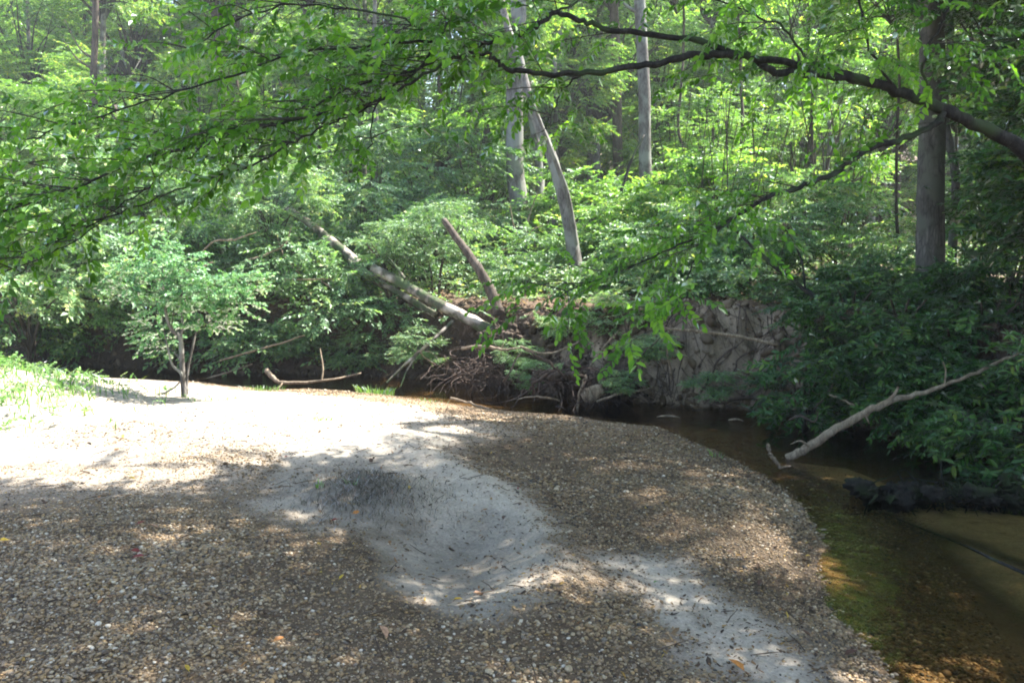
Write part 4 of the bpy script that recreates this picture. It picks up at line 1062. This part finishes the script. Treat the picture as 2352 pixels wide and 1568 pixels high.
# root plate of the fallen log
def root_mass(name, loc, n, spread, length, rad, mat, label, cat, seed, up=0.4, core=None, fall=0.6, moss=None):
    g = rng(seed); e = empty(name, loc, label, cat)
    geo = Geo()
    for k in range(n):
        a = g.random() * 6.28; d = np.array([math.cos(a), math.sin(a) * 0.6, g.uniform(-0.8, up)]); d /= np.linalg.norm(d)
        s0 = g.standard_normal(3) * np.array(spread) * 0.4; L_ = length * g.uniform(0.4, 1.2)
        p = [s0]
        for q in range(4):
            d = d + g.standard_normal(3) * 0.45; d[2] -= fall * 0.25; d /= np.linalg.norm(d)
            p.append(p[-1] + d * L_ / 4)
        p = crom(p, 3); r = rad * g.uniform(0.3, 1.2)
        geo.tube(p, np.linspace(r, r * 0.2, len(p)), 5, 0.3, k, cap=False)
    link("roots", geo.mesh(name + " roots", True, [M[mat]]), e)
    if core is not None:
        v, f = ico(3); f = f[:, [0, 1, 2]]; VV = []; FF = []; nclod = 44
        for q in range(nclod):
            r_ = np.array([min(core[0], 0.14), min(core[1], 0.13), min(core[2], 0.12)]) * g.uniform(0.3, 0.75)
            ux = -1 + 2 * (q + 0.5) / nclod
            if moss and -0.35 < ux < 0.0: ux -= 0.45
            ce = np.array([core[0] * ux * 0.95, g.normal(0, core[1] * 0.4), g.normal(0, core[2] * 0.4)])
            v2 = v * r_; o1 = g.random(3) * 50; kf = 0.25 / max(r_)
            nn = fbm(v[:, 0] * 2 + o1[0], v[:, 1] * 2 + v[:, 2] * 2.3 + o1[1], 1.2, 5) + fbm(v[:, 2] * 2 + o1[2], v[:, 1] * 2 - v[:, 0] * 1.7, 1.3, 5)
            VV.append(v2 * (1 + 1.7 * nn[:, None]) + ce); FF.append(f + q * len(v))
        mm = quadmesh("soil clods", np.vstack(VV), np.vstack(FF), None, True, [M[moss or "soil"]])
        link("soil_clod", mm, e)
    return e
M["soil"] = barkmat("root soil", (0.03, 0.022, 0.018), (0.075, 0.055, 0.04), (0.15, 0.115, 0.09), 16, bump=1.0)
M["soil_moss"] = barkmat("mossy root soil", (0.006, 0.006, 0.005), (0.016, 0.014, 0.011), (0.045, 0.038, 0.03), 18, moss=(0.025, 0.04, 0.012), bump=1.0)
c = atY(1165, 775, 12.7)
root_mass("log_root_plate", c, 60, (0.35, 0.25, 0.25), 0.7, 0.016, "root", "torn root plate with hanging roots at the lower end of the leaning log", "roots", 41, up=0.7, core=(0.36, 0.25, 0.26))
c = atY(1345, 880, 10.9)
root_mass("drift_pile", c, 190, (0.75, 0.3, 0.3), 0.7, 0.013, "root", "tangle of washed-up roots and sticks against the bank foot in mid stream", "drift pile", 42, up=0.5, core=(0.7, 0.2, 0.2), fall=0.8)
c = atY(1120, 850, 11.9)
root_mass("drift_pile", c, 150, (0.8, 0.3, 0.3), 0.75, 0.012, "root", "dark tangle of thin dead branches in the water under the log roots", "drift pile", 43, up=0.5, fall=0.9)
c = atZ(2215, 1150, 0.0)
root_mass("root_clump", c + np.array([0.1, 0.1, 0.0]), 240, (1.0, 0.20, 0.09), 0.36, 0.010, "soil_moss", "dark mossy root clump standing in the stream at the right frame edge", "root clump", 44, up=0.8, core=(0.95, 0.16, 0.10), fall=0.7, moss="soil_moss")
wood("drift_chunk", [(1338, 915, 10.7, 24), (1355, 905, 10.7, 34), (1385, 892, 10.7, 26)], "bark_pale", "broken pale chunk of wood at the foot of the drift pile", "driftwood", sides=10, wob=0.5)
for k, (a, b, c_, w, lab) in enumerate([((1325, 945), (1332, 900), (1345, 860), 6, "pale stick standing upright out of the water before the drift pile"),
        ((1370, 922), (1420, 905), (1500, 890), 7, "pale root reaching right from the drift pile along the waterline"),
        ((1285, 920), (1240, 912), (1185, 918), 5, "thin pale stick afloat left of the drift pile"),
        ((1230, 905), (1225, 880), (1275, 850), 8, "reddish root arching out of the water left of the drift pile"),
        ((1300, 870), (1260, 830), (1200, 800), 6, "thin root dropping from the log roots toward the drift pile"),
        ((1640, 925), (1720, 915), (1790, 925), 8, "reddish root lying along the waterline under the clay bank"),
        ((1450, 870), (1470, 820), (1520, 770), 5, "slim root curving down the clay bank's left side"),
        ((1545, 870), (1530, 800), (1540, 745), 5, "slim pale upright stem on the clay bank's left half"),
        ((1610, 900), (1650, 830), (1710, 780), 5, "slim root crossing the middle of the clay bank"),
        ((1680, 870), (1700, 820), (1740, 800), 4, "slim root at the clay bank's right end"),
        ]):
    wood("bank_root", [(*a, 10.65, w), (*b, 10.55, w), (*c_, 10.6, w * 0.5)], "bark_pale" if "pale" in lab else "root", lab, "root", sides=6, wob=.25, jit=0.01)

# thin roots hanging all over the cut bank: nobody could count them
def exposed_roots():
    g = rng(77); geo = Geo()
    F_ = np.array(FAR[2:-4]); d = np.r_[0, np.cumsum(np.hypot(*np.diff(F_, axis=0).T))]
    for k in range(1700):
        t = g.uniform(0, d[-1]); p = np.array([np.interp(t, d, F_[:, 0]), np.interp(t, d, F_[:, 1])])
        t2 = min(t + 0.1, d[-1]); q = np.array([np.interp(t2, d, F_[:, 0]), np.interp(t2, d, F_[:, 1])]); tg = (q - p) / (np.linalg.norm(q - p) + 1e-6)
        nrm = np.array([-tg[1], tg[0]])
        o_ = g.uniform(0.02, 0.75); s0 = p + nrm * o_
        z0 = gz(*s0) + g.uniform(0.0, 0.1)
        L_ = g.uniform(0.2, 0.9); lat = g.normal(0, 0.35)
        pts = []
        for u in np.linspace(0, 1, 5):
            s = s0 - nrm * (u * L_ * 0.5) + tg * lat * u + g.normal(0, 0.02, 2)
            zt = max(z0 - u * L_ * g.uniform(0.9, 1.1), gz(*s) - 0.0) if u > 0.1 else z0
            pts.append([s[0], s[1], max(zt, -0.05) + 0.02])
        r = g.uniform(0.002, 0.009)
        geo.tube(crom(pts, 2), np.linspace(r, r * 0.4, 9), 4, 0.2, k, cap=False)
    o = link("exposed_roots", geo.mesh("exposed roots", True, [M["root"]])); tag(o, "thin bare roots and dead twigs hanging down the cut bank", kind="stuff")
exposed_roots()

# crumbled clods of earth on the face and foot of the cut bank
def clods():
    g = rng(78); F_ = np.array(FAR[2:-4]); d = np.r_[0, np.cumsum(np.hypot(*np.diff(F_, axis=0).T))]
    n = 5200; t = g.uniform(0, d[-1], n); px = np.interp(t, d, F_[:, 0]); py = np.interp(t, d, F_[:, 1])
    t2 = np.minimum(t + .1, d[-1]); qx = np.interp(t2, d, F_[:, 0]) - px; qy = np.interp(t2, d, F_[:, 1]) - py; L_ = np.hypot(qx, qy) + 1e-6
    o_ = g.uniform(-0.05, 0.95, n); x = px - qy / L_ * o_; y = py + qx / L_ * o_; z = ground_z(x, y)
    v, f = ico(2); s_ = 0.012 + 0.065 * g.random(n) ** 3
    sc = np.stack([s_ * g.uniform(.8, 1.8, n), s_ * g.uniform(.6, 1.2, n), s_ * g.uniform(.4, 1.0, n)], -1)
    dd = 1 + 0.55 * (np.stack([rng(600 + i).random(len(v)) for i in range(12)])[g.integers(0, 12, n)] - 0.5)
    V = np.einsum('nij,nkj->nki', rotmats(g, n, 1.0), v[None] * dd[..., None] * sc[:, None, :]) + np.stack([x, y, z], -1)[:, None]
    F = f[None] + (np.arange(n) * len(v))[:, None, None]
    tt = np.clip(g.normal(0.35, 0.2, n) + 0.4 * np.exp(-((x - 2.8) / 1.3) ** 2), 0, 1)
    M["clod"] = tintmat("crumbled earth", [(0, (0.03, 0.021, 0.015)), (0.5, (0.11, 0.078, 0.05)), (1, (0.25, 0.195, 0.14))], 0.95, 0.1, bump=0.5)
    o = link("bank_rubble", quadmesh("bank rubble", V.reshape(-1, 3), F.reshape(-1, 3), np.repeat(tt, len(v)), True, [M["clod"]])); tag(o, "crumbled earth and clods on the face of the cut bank", kind="stuff")
clods()

# ------------------------------------------------------------------ sapling on the sand
def sapling():
    b = hit(424, 912)
    Y = b[1]
    e = empty("sapling", b, "small blue green leafed sapling with forking stems on the white sand", "sapling")
    k = Y / 10.0
    def stem(rows, nm="stem"):
        P, r = PL([(px, py, Y + dy, w) for px, py, dy, w in rows]); Q = crom(np.column_stack([P, r]), 5)
        geo = Geo(); geo.tube(Q[:, :3] - b, Q[:, 3], 8, 0.2, len(rows)); link(nm, geo.mesh("sapling stem", True, [M["bark_grey"]]), e); return Q
    st = [stem([(425, 922, 0, 17), (421, 880, 0, 13), (418, 830, 0, 12), (414, 775, 0, 11), (397, 760, -.03, 9), (384, 732, -.05, 8), (377, 680, -.05, 6), (372, 600, 0, 3)], "trunk"),
          stem([(414, 778, 0, 8), (419, 740, .05, 7), (417, 690, .1, 5), (412, 630, .1, 3)]),
          stem([(421, 900, 0, 8), (416, 858, -.05, 8), (396, 838, -.1, 6), (386, 800, -.15, 4), (378, 765, -.15, 3)]),
          stem([(428, 905, 0, 7), (432, 850, .05, 5), (444, 790, .1, 5), (455, 740, .15, 3)]),
          stem([(418, 830, 0, 5), (405, 815, 0, 4), (400, 808, 0, 3)]),
          stem([(372, 905, -.3, 4), (400, 890, -.15, 4), (421, 868, 0, 3)])]
    g = rng(51); geo = Geo(); pos = []; az = []; 
    clus = [(330, 610, 60, 40, 90), (395, 620, 50, 45, 60), (300, 660, 40, 35, 50), (445, 680, 62, 40, 100), (500, 660, 60, 38, 80), (545, 700, 45, 35, 45), (370, 700, 45, 35, 50), (360, 760, 35, 38, 50), (480, 740, 45, 30, 50), (415, 590, 40, 25, 30), (560, 640, 40, 30, 35), (375, 800, 20, 20, 12), (350, 560, 45, 18, 22)]
    for cx, cy, rx, ry, n in clus:
        c = atY(cx, cy, Y + g.uniform(-0.2, 0.25)); sxx = rx / FPX * Y; szz = ry / FPX * Y
        s = min(st, key=lambda Q: np.linalg.norm(Q[-1, :3] - c)); i = g.integers(len(s) // 2, len(s))
        p = crom([s[i, :3], (s[i, :3] + c) / 2 + [0, 0, .04], c], 4) - b
        geo.tube(p, np.linspace(0.007, 0.002, len(p)), 5, 0.2, 1, mi=1, cap=False)
        for q in range(n):
            d = g.standard_normal(3); d /= np.linalg.norm(d); d *= g.random() ** 0.45
            pos.append(c - b + d * [sxx, sxx * 0.8, szz]); az.append(math.atan2(d[1], d[0]) + g.normal(0, .6))
    pos = np.array(pos); n = len(pos)
    assemble(geo, SP_SAP, pos, np.array(az), g.normal(0.05, 0.35, n), g.normal(0, 0.4, n), g.uniform(0.7, 1.15, n), 52)
    link("crown", geo.mesh("sapling crown", False, LM("leaf_sap")), e)
sapling()

def seedling():
    b = hit(112, 835, 0.6); Y = b[1]
    e = empty("leafy_seedling", b, "bright leafy seedling arching right out of the grassy mound", "seedling")
    g = rng(61); stems = Geo(); geo = Geo(); pos = []; az = []; el = []
    for tx, ty in ((60, 740), (90, 722), (120, 735), (150, 745), (185, 775), (235, 785), (40, 775), (10, 770), (215, 805), (130, 790), (165, 815), (80, 800), (100, 765), (30, 745)):
        t = atY(tx, ty, Y + g.uniform(-.3, .3)); m = (b + t) / 2 + [0, 0, .08]
        p = crom([b, m, t], 5) - b
        stems.tube(p, np.linspace(0.006, 0.002, len(p)), 5, 0.1, 1)
        for q in range(7, len(p)):
            for rr in range(3):
                pos.append(p[q] + g.normal(0, .02, 3)); az.append(math.atan2(p[-1][1] - p[0][1], p[-1][0] - p[0][0]) + g.normal(0, .9)); el.append(g.normal(0, .3))
        for q in range(4):
            pos.append(p[-1] + g.normal(0, .05, 3)); az.append(g.random() * 6.28); el.append(g.normal(0, .3))
    n = len(pos)
    assemble(geo, SP_SAP, np.array(pos), np.array(az), np.array(el), g.normal(0, .3, n), g.uniform(.8, 1.3, n), 62)
    link("stem", stems.mesh("seedling stems", True, [M["twig"]]), e)
    link("leaves", geo.mesh("seedling leaves", False, LM("grass")), e)
seedling()

# ------------------------------------------------------------------ grass
def blades(pos, hgt, seed, lean=0.5, w=0.004):
    g = rng(seed); n = len(pos); geo = Geo()
    a = g.random(n) * 6.28; h = hgt * g.uniform(0.5, 1.2, n); l = g.uniform(0.1, lean, n) * h
    dx, dy = np.cos(a), np.sin(a); ww = w * g.uniform(0.6, 1.3, n)
    b = g.random(n) * 6.28; px, py = np.cos(b) * ww, np.sin(b) * ww
    rows = []
    for u, k in ((0, 1), (0.5, 0.9), (0.85, 0.5), (1.0, 0.05)):
        cx = pos[:, 0] + dx * l * u ** 2; cy = pos[:, 1] + dy * l * u ** 2; cz = pos[:, 2] + h * (u - 0.25 * u * u)
        rows.append(np.stack([cx - px * k, cy - py * k, cz], -1)); rows.append(np.stack([cx + px * k, cy + py * k, cz], -1))
    V = np.stack(rows, 1); F = np.array([[0, 1, 3, 2], [2, 3, 5, 4], [4, 5, 7, 6]])[None] + (np.arange(n) * 8)[:, None, None]
    geo.add(V.reshape(-1, 3), F.reshape(-1, 4), np.repeat(g.random(n), 8))
    return geo
def grass_area():
    g = rng(71); n = 60000
    x = g.uniform(-9, -3.0, n); y = g.uniform(5.5, 12, n)
    d = np.exp(-(((x + 7.3) / 1.5) ** 2 + ((y - 8.8) / 1.7) ** 2)) * 0.8 + 0.13 * np.exp(-(((x + 5.2) / 0.8) ** 2 + ((y - 8.9) / 1.1) ** 2))
    d *= np.clip(0.5 + 3.2 * fbm(x, y, 1.6, 3), 0, 1.4)
    k = g.random(n) < d
    x, y = x[k], y[k]
    P = np.stack([x, y, ground_z(x, y)], -1)
    geo = blades(P, 0.17, 72, 1.1, 0.006)
    m = len(P) // 6; ii = g.choice(len(P), m, replace=False)
    assemble(geo, SP_SAP, P[ii] + [0, 0, .06], g.random(m) * 6.28, g.uniform(0, .8, m), g.normal(0, .4, m), g.uniform(.5, 1.0, m), 73)
    o = link("grass", geo.mesh("grass", False, LM("grass"))); tag(o, "bright grass and small weeds on the mound at the left edge", kind="stuff")
grass_area()
def tuft(px, py, n, r, h, label, seed, mat="grass", w=0.004):
    c = hit(px, py); g = rng(seed)
    a = g.random(n) * 6.28; q = r * g.random(n) ** 0.6
    x = c[0] + np.cos(a) * q * 1.4; y = c[1] + np.sin(a) * q
    P = np.stack([x, y, ground_z(x, y)], -1) - c
    o = link("grass_tuft", blades(P, h, seed, 0.8, w).mesh("grass tuft", False, [M[mat]])); o.location = c.tolist(); tag(o, label, "grass tuft", "grass tufts on the bar")
tuft(605, 897, 90, 0.22, 0.10, "low green tuft on the sand edge by the pale driftwood", 81)
tuft(862, 905, 120, 0.20, 0.16, "green tuft at the water edge at the far tip of the white sand", 82)
tuft(1000, 925, 30, 0.14, 0.07, "faint tuft at the water edge right of the larger far tuft", 83)
tuft(732, 1118, 12, 0.04, 0.055, "pale green tuft in the grey hollow, left of the dead grass clump", 84)
tuft(812, 1112, 12, 0.04, 0.055, "small green tuft inside the dead grass clump", 85)
tuft(1648, 1050, 16, 0.06, 0.08, "tiny green sprig on the gravel near the water", 86)
tuft(740, 965, 40, 0.07, 0.05, "sparse low tuft on the brightest white sand", 87)
tuft(488, 918, 70, 0.25, 0.06, "sparse tuft right of the sapling's foot", 88)
#tuft(1700, 885, 40, 0.15, 0.14, "dark green tuft on the foot of the clay bank", 89)
#tuft(1585, 880, 60, 0.14, 0.16, "green plant tuft on the foot of the clay bank, left part", 90)
M["dry"] = leafmat("dead grass", (0.045, 0.038, 0.03), (0.10, 0.085, 0.07), (0.2, 0.18, 0.15), 0.1, 0.03)
def deadclump():
    g = rng(91); c = hit(850, 1125)
    n = 1900; x = c[0] + 0.27 * g.standard_normal(n); y = c[1] + 0.24 * g.standard_normal(n)
    P = np.stack([x, y, ground_z(x, y)], -1) - c
    o = link("dead_grass_clump", blades(P, 0.055, 92, 1.8, 0.0018).mesh("dead grass clump", False, [M["dry"]])); o.location = c.tolist(); tag(o, "dark clump of dead grass and twigs beside the grey sand hollow", "dead grass")
deadclump()

# ------------------------------------------------------------------ plants low on the bank and forest floor
def undergrowth():
    g = rng(95); n = 5200
    x = g.uniform(-16, 16, n); y = g.uniform(8, 26, n)
    mk = masks(x, y); k = mk[3] & (mk[1] > 0.45) & (np.abs(x) < 0.72 * y + 1)
    x, y = x[k], y[k]; z = ground_z(x, y)
    geo = Geo(); m = len(x)
    assemble(geo, SP_SHRUB, np.stack([x, y, z + g.uniform(0.05, 0.4, m)], -1), g.random(m) * 6.28, g.uniform(-.1, .6, m), g.normal(0, .3, m), g.uniform(.6, 1.2, m), 96)
    o = link("undergrowth", geo.mesh("undergrowth", False, LM("leaf_shrub"))); tag(o, "low leafy ground cover on the forest floor above the bank", kind="stuff")
undergrowth()
def bank_sprigs():
    g = rng(97)
    for i, (px, py, Y, s, lab) in enumerate([(1490, 790, 10.9, 0.34, "broad-leaved plant on the clay bank above the drift pile"), (1245, 860, 11.3, 0.30, "leafy sprig left of the drift pile at the waterline"),
          (1180, 810, 12.0, 0.28, "leafy sprig growing among the log roots"), (1640, 880, 10.5, 0.26, "dark sprig at the foot of the clay bank's middle"), (1430, 880, 10.6, 0.24, "fern-like sprig at the right end of the drift pile"),
          (1310, 740, 12.2, 0.4, "leafy sprig on the bank crest above the drift pile"), (1420, 720, 11.8, 0.4, "leafy sprig on the bank crest left of the clay face"), (960, 790, 13.2, .42, "leafy sprig hanging over the undercut below the leaning log"),
          (820, 800, 13.8, .45, "leafy sprig hanging over the undercut behind the driftwood"), (680, 790, 14.0, .45, "leafy sprig hanging low over the undercut right of the sapling")]):
        c = atY(px, py, Y)
        o = link("bank_sprig", shrubs[i % 5]); o.location = c.tolist(); o.scale = (s, s, s * 0.8); o.rotation_euler = (0, 0, i * 1.1)
        tag(o, lab, "plant", "sprigs on the cut bank")
bank_sprigs()

# canes: thin bare upright stems thick together right of centre
def canes():
    g = rng(99); geo = Geo()
    for k in range(100):
        px = g.uniform(1540, 2000) if k < 120 else g.uniform(1250, 2200); Y = g.uniform(16, 24)
        b = atY(px, 440, Y); z0 = gz(b[0], b[1]); h = g.uniform(2.0, 4.8)
        l = g.normal(0, 0.6, 2)
        p = crom([[b[0], b[1], z0], [b[0] + l[0] * .3, b[1] + l[1] * .3, z0 + h * .5], [b[0] + l[0], b[1] + l[1], z0 + h]], 3)
        r = g.uniform(0.008, 0.02); geo.tube(p, np.linspace(r, r * .5, len(p)), 5, cap=False)
    o = link("cane_thicket", geo.mesh("cane thicket", True, [M["bark_brown"]])); tag(o, "thicket of thin bare canes right of the sunlit trunk", kind="stuff")
canes()

# ------------------------------------------------------------------ litter and single fallen leaves
def leaf_scatter(n, seed, size, region, dens, lift=0.004):
    g = rng(seed); x = g.uniform(*region[0], n); y = g.uniform(*region[1], n)
    mk = masks(x, y); k = ~mk[2] & ~mk[3] & (np.abs(x) < 0.7 * y + 1) & (g.random(n) < dens(x, y))
    x, y = x[k], y[k]; m = len(x); z = ground_z(x, y) + lift
    v, f = leaf_quads(1.0, 0.5, 0.35, -0.15, True); v = v - [0.5, 0, 0]
    s = size * g.uniform(0.5, 1.4, m)
    Rm = rotmats(g, m, 0.5); sc = np.stack([s, s * g.uniform(0.4, 1.1, m), s * g.uniform(-1.2, 1.2, m)], -1)
    V = np.einsum('nij,nkj->nki', Rm, v[None] * sc[:, None, :]) + np.stack([x, y, z + s * 0.12], -1)[:, None]
    F = f[None] + (np.arange(m) * 6)[:, None, None]
    return V.reshape(-1, 3), F.reshape(-1, 4), np.repeat(g.random(m) ** 1.3, 6)
geo = Geo()
for a in ((18000, 111, 0.026, ((-4, 3.4), (2.2, 9)), lambda x, y: 0.35 + 0.65 * sstep(-0.6, 1.4, x)), (2600, 114, 0.05, ((-4, 3.4), (2.2, 10)), lambda x, y: np.clip(0.25 + 2.2 * fbm(x, y, 1.3, 3), 0, 1) * (0.3 + 0.7 * sstep(-0.8, 1.0, x))), (5000, 112, 0.02, ((-7, 3), (6, 12)), lambda x, y: 0.45 + 0 * x)):
    v, f, t = leaf_scatter(*a); geo.add(v, f, t)
g = rng(113)
for k in range(420):
    x = g.uniform(-4, 3); y = g.uniform(2.5, 10)
    if not (inpoly(np.array([x]), np.array([y]), WATERPOLY)[0]) and abs(x) < .7 * y:
        z = gz(x, y) + 0.012; a = g.random() * 3.14; L_ = g.uniform(0.02, 0.09); d = np.array([math.cos(a), math.sin(a), g.normal(0, .1)]) * L_
        p = np.array([[x, y, z]] * 3) + np.array([-d, [g.normal(0, .006), g.normal(0, .006), 0.004], d]); geo.tube(p, [0.002, 0.003, 0.0015], 4, tint=g.random() * .4, cap=False)
o = link("leaf_litter", geo.mesh("leaf litter", False, [M["litter"]])); tag(o, "small dead leaf scraps and twig bits strewn over sand and gravel", kind="stuff")

def floor_litter():
    g = rng(115); n = 16000; x = g.uniform(-9, 9, n); y = g.uniform(6, 19, n); mk = masks(x, y); k = mk[3] & (mk[1] > 0.3)
    x, y = x[k], y[k]; m = len(x); z = ground_z(x, y) + .01
    v, f = leaf_quads(1.0, 0.5, 0.35, -0.15, False); v = v - [0.5, 0, 0]; s = 0.07 * g.uniform(.6, 1.3, m)
    V = np.einsum('nij,nkj->nki', rotmats(g, m, .7), v[None] * s[:, None, None]) + np.stack([x, y, z + .01], -1)[:, None]
    gg = Geo(); gg.add(V.reshape(-1, 3), (f[None] + (np.arange(m) * 4)[:, None, None]).reshape(-1, 4), np.repeat(g.random(m), 4))
    o = link("forest_floor_litter", gg.mesh("forest floor litter", False, [M["litter"]])); tag(o, "brown dead leaves covering the forest floor", kind="stuff")
floor_litter()

def flatcolor(name, col, trans=0.2):
    return tintmat(name, [(0, tuple(c * .7 for c in col)), (1, col)], 0.5, 0.4, trans)
LC = {"yellow": flatcolor("yellow leaf", (0.62, 0.42, 0.04)), "orange": flatcolor("orange leaf", (0.55, 0.22, 0.05)), "red": flatcolor("red leaf", (0.26, 0.045, 0.03)), "tan": flatcolor("tan leaf", (0.45, 0.26, 0.15)),
      "brown": flatcolor("brown leaf", (0.10, 0.045, 0.025)), "green": flatcolor("green leaf", (0.12, 0.25, 0.04))}
FALLEN = [(283, 1008, .05, "yellow", "yellow fallen leaf on the white sand at upper left"), (303, 1106, .055, "yellow", "curled orange yellow leaf between sand and gravel at left"),
 (10, 1250, .07, "yellow", "yellow leaf at the left frame edge on gravel"), (325, 1209, .05, "red", "dark red curled leaf above the pale pink leaf"), (352, 1216, .07, "tan", "pale pinkish leaf beside the dark red curled leaf"),
 (312, 1275, .05, "red", "upper of two dark red leaves on the left gravel"), (318, 1288, .06, "red", "lower and larger of two dark red leaves on the left gravel"), (818, 1184, .05, "orange", "orange leaf at the foot of the dead grass clump"),
 (768, 1202, .045, "red", "rust red leaf left below the dead grass clump"), (785, 1334, .035, "yellow", "tiny yellow leaf on gravel left of the grey hollow"), (1052, 1386, .05, "yellow", "yellow leaf below the grey sand hollow"),
 (1098, 1374, .06, "tan", "pale curled leaf at the lower rim of the grey hollow"), (1806, 1420, .04, "yellow", "greenish yellow leaf on the lower right sand"), (658, 1055, .05, "red", "reddish leaf on the gravel fringe of the white sand"),
 (228, 1150, .045, "orange", "rusty leaf on pale gravel below the left sand"), (880, 1462, .08, "tan", "large tan leaf on gravel at bottom centre"), (940, 1126, .04, "yellow", "tan yellow leaf on the sand right of the dead grass"),
 (1158, 1196, .055, "brown", "dark red brown curled leaf on the sand's right fringe"), (1190, 1128, .03, "red", "small red leaf on pale sand near the gravel"), (1290, 1210, .06, "brown", "dark curled leaf on gravel right of the sand channel"),
 (1300, 1108, .07, "brown", "dark clumped leaf high on the right gravel"), (1560, 1470, .04, "tan", "pale round leaf on gravel at lower right"), (1625, 1438, .06, "brown", "dark leaf in the sun patch on the lower right sand"),
 (545, 1405, .03, "yellow", "small yellow leaf on the lower left gravel"), (232, 1392, .045, "orange", "orange leaf scrap on the lower left gravel"), (250, 1380, .03, "red", "bright red scrap on the lower left gravel"),
 (430, 1640 - 95, .035, "yellow", "small yellow scrap near the bottom left"), (1505, 1345, .03, "green", "green leaf scrap on the right gravel"), (1675, 1275, .045, "brown", "brown leaf at the top of the right sand patch"),
 (1745, 1345, .05, "brown", "brown leaf on the right sand patch near the water"), (1955, 1510, .07, "brown", "brown leaf at the water edge near the bottom"), (1850, 1465, .05, "brown", "brown leaf beside the water on the lower right sand"),
 (1460, 1085, .035, "orange", "orange scrap on the right gravel near the water bend"), (1690, 1540, .09, "orange", "large rust leaf in the bottom sun patch"), (640, 1480, .05, "orange", "orange brown leaf on the bottom gravel")]
for i, (px, py, s, col, lab) in enumerate(FALLEN):
    c = hit(px, py); g = rng(500 + i); gg = Geo()
    v, f = leaf_quads(1.0, 0.5, 0.2 + .3 * g.random(), -0.2 * g.random(), True)
    v = (v - [0.5, 0, 0]) * s
    gg.add(v, f, g.random()); gg.tube([[-0.75 * s, 0.02 * s, 0.03 * s], [-0.5 * s, 0, 0]], [0.0012, 0.001], 4, tint=0.2, cap=False)
    o = link("fallen_leaf", gg.mesh("fallen leaf", True, [LC[col]])); o.location = (c[0], c[1], c[2] + 0.022); o.rotation_euler = (g.normal(0, .3), g.normal(0, .3), g.random() * 6.28)
    tag(o, lab, "fallen leaf", "coloured leaves fallen on the bar")
c0 = hit(530, 1372); 
wood("fallen_twig", [(455, 1418, hit(455, 1418)[1], 2.5), (490, 1395, hit(490, 1395)[1] + .005, 3), (540, 1340, hit(540, 1340)[1], 2)], "bark_pale", "fine pale twig lying on the lower left gravel", "twig", sides=5)

# ------------------------------------------------------------------ thin haze, added to stand in for veiling glare of the lens
HAZE = 0.0013
if HAZE > 0:
    hm, nt = newmat("haze")
    pv = N(nt, "ShaderNodeVolumePrincipled"); pv.inputs["Color"].default_value = (0.93, 0.97, 1.0, 1); pv.inputs["Density"].default_value = HAZE; pv.inputs["Anisotropy"].default_value = 0.35
    o_ = N(nt, "ShaderNodeOutputMaterial"); nt.links.new(pv.outputs[0], o_.inputs[1])
    bm = bmesh.new(); bmesh.ops.create_cube(bm, size=1)
    me = bpy.data.meshes.new("haze"); bm.to_mesh(me); bm.free(); me.materials.append(hm)
    h = link("haze", me); h.scale = (330, 290, 62); h.location = (0, 101, 29); tag(h, kind="stuff")
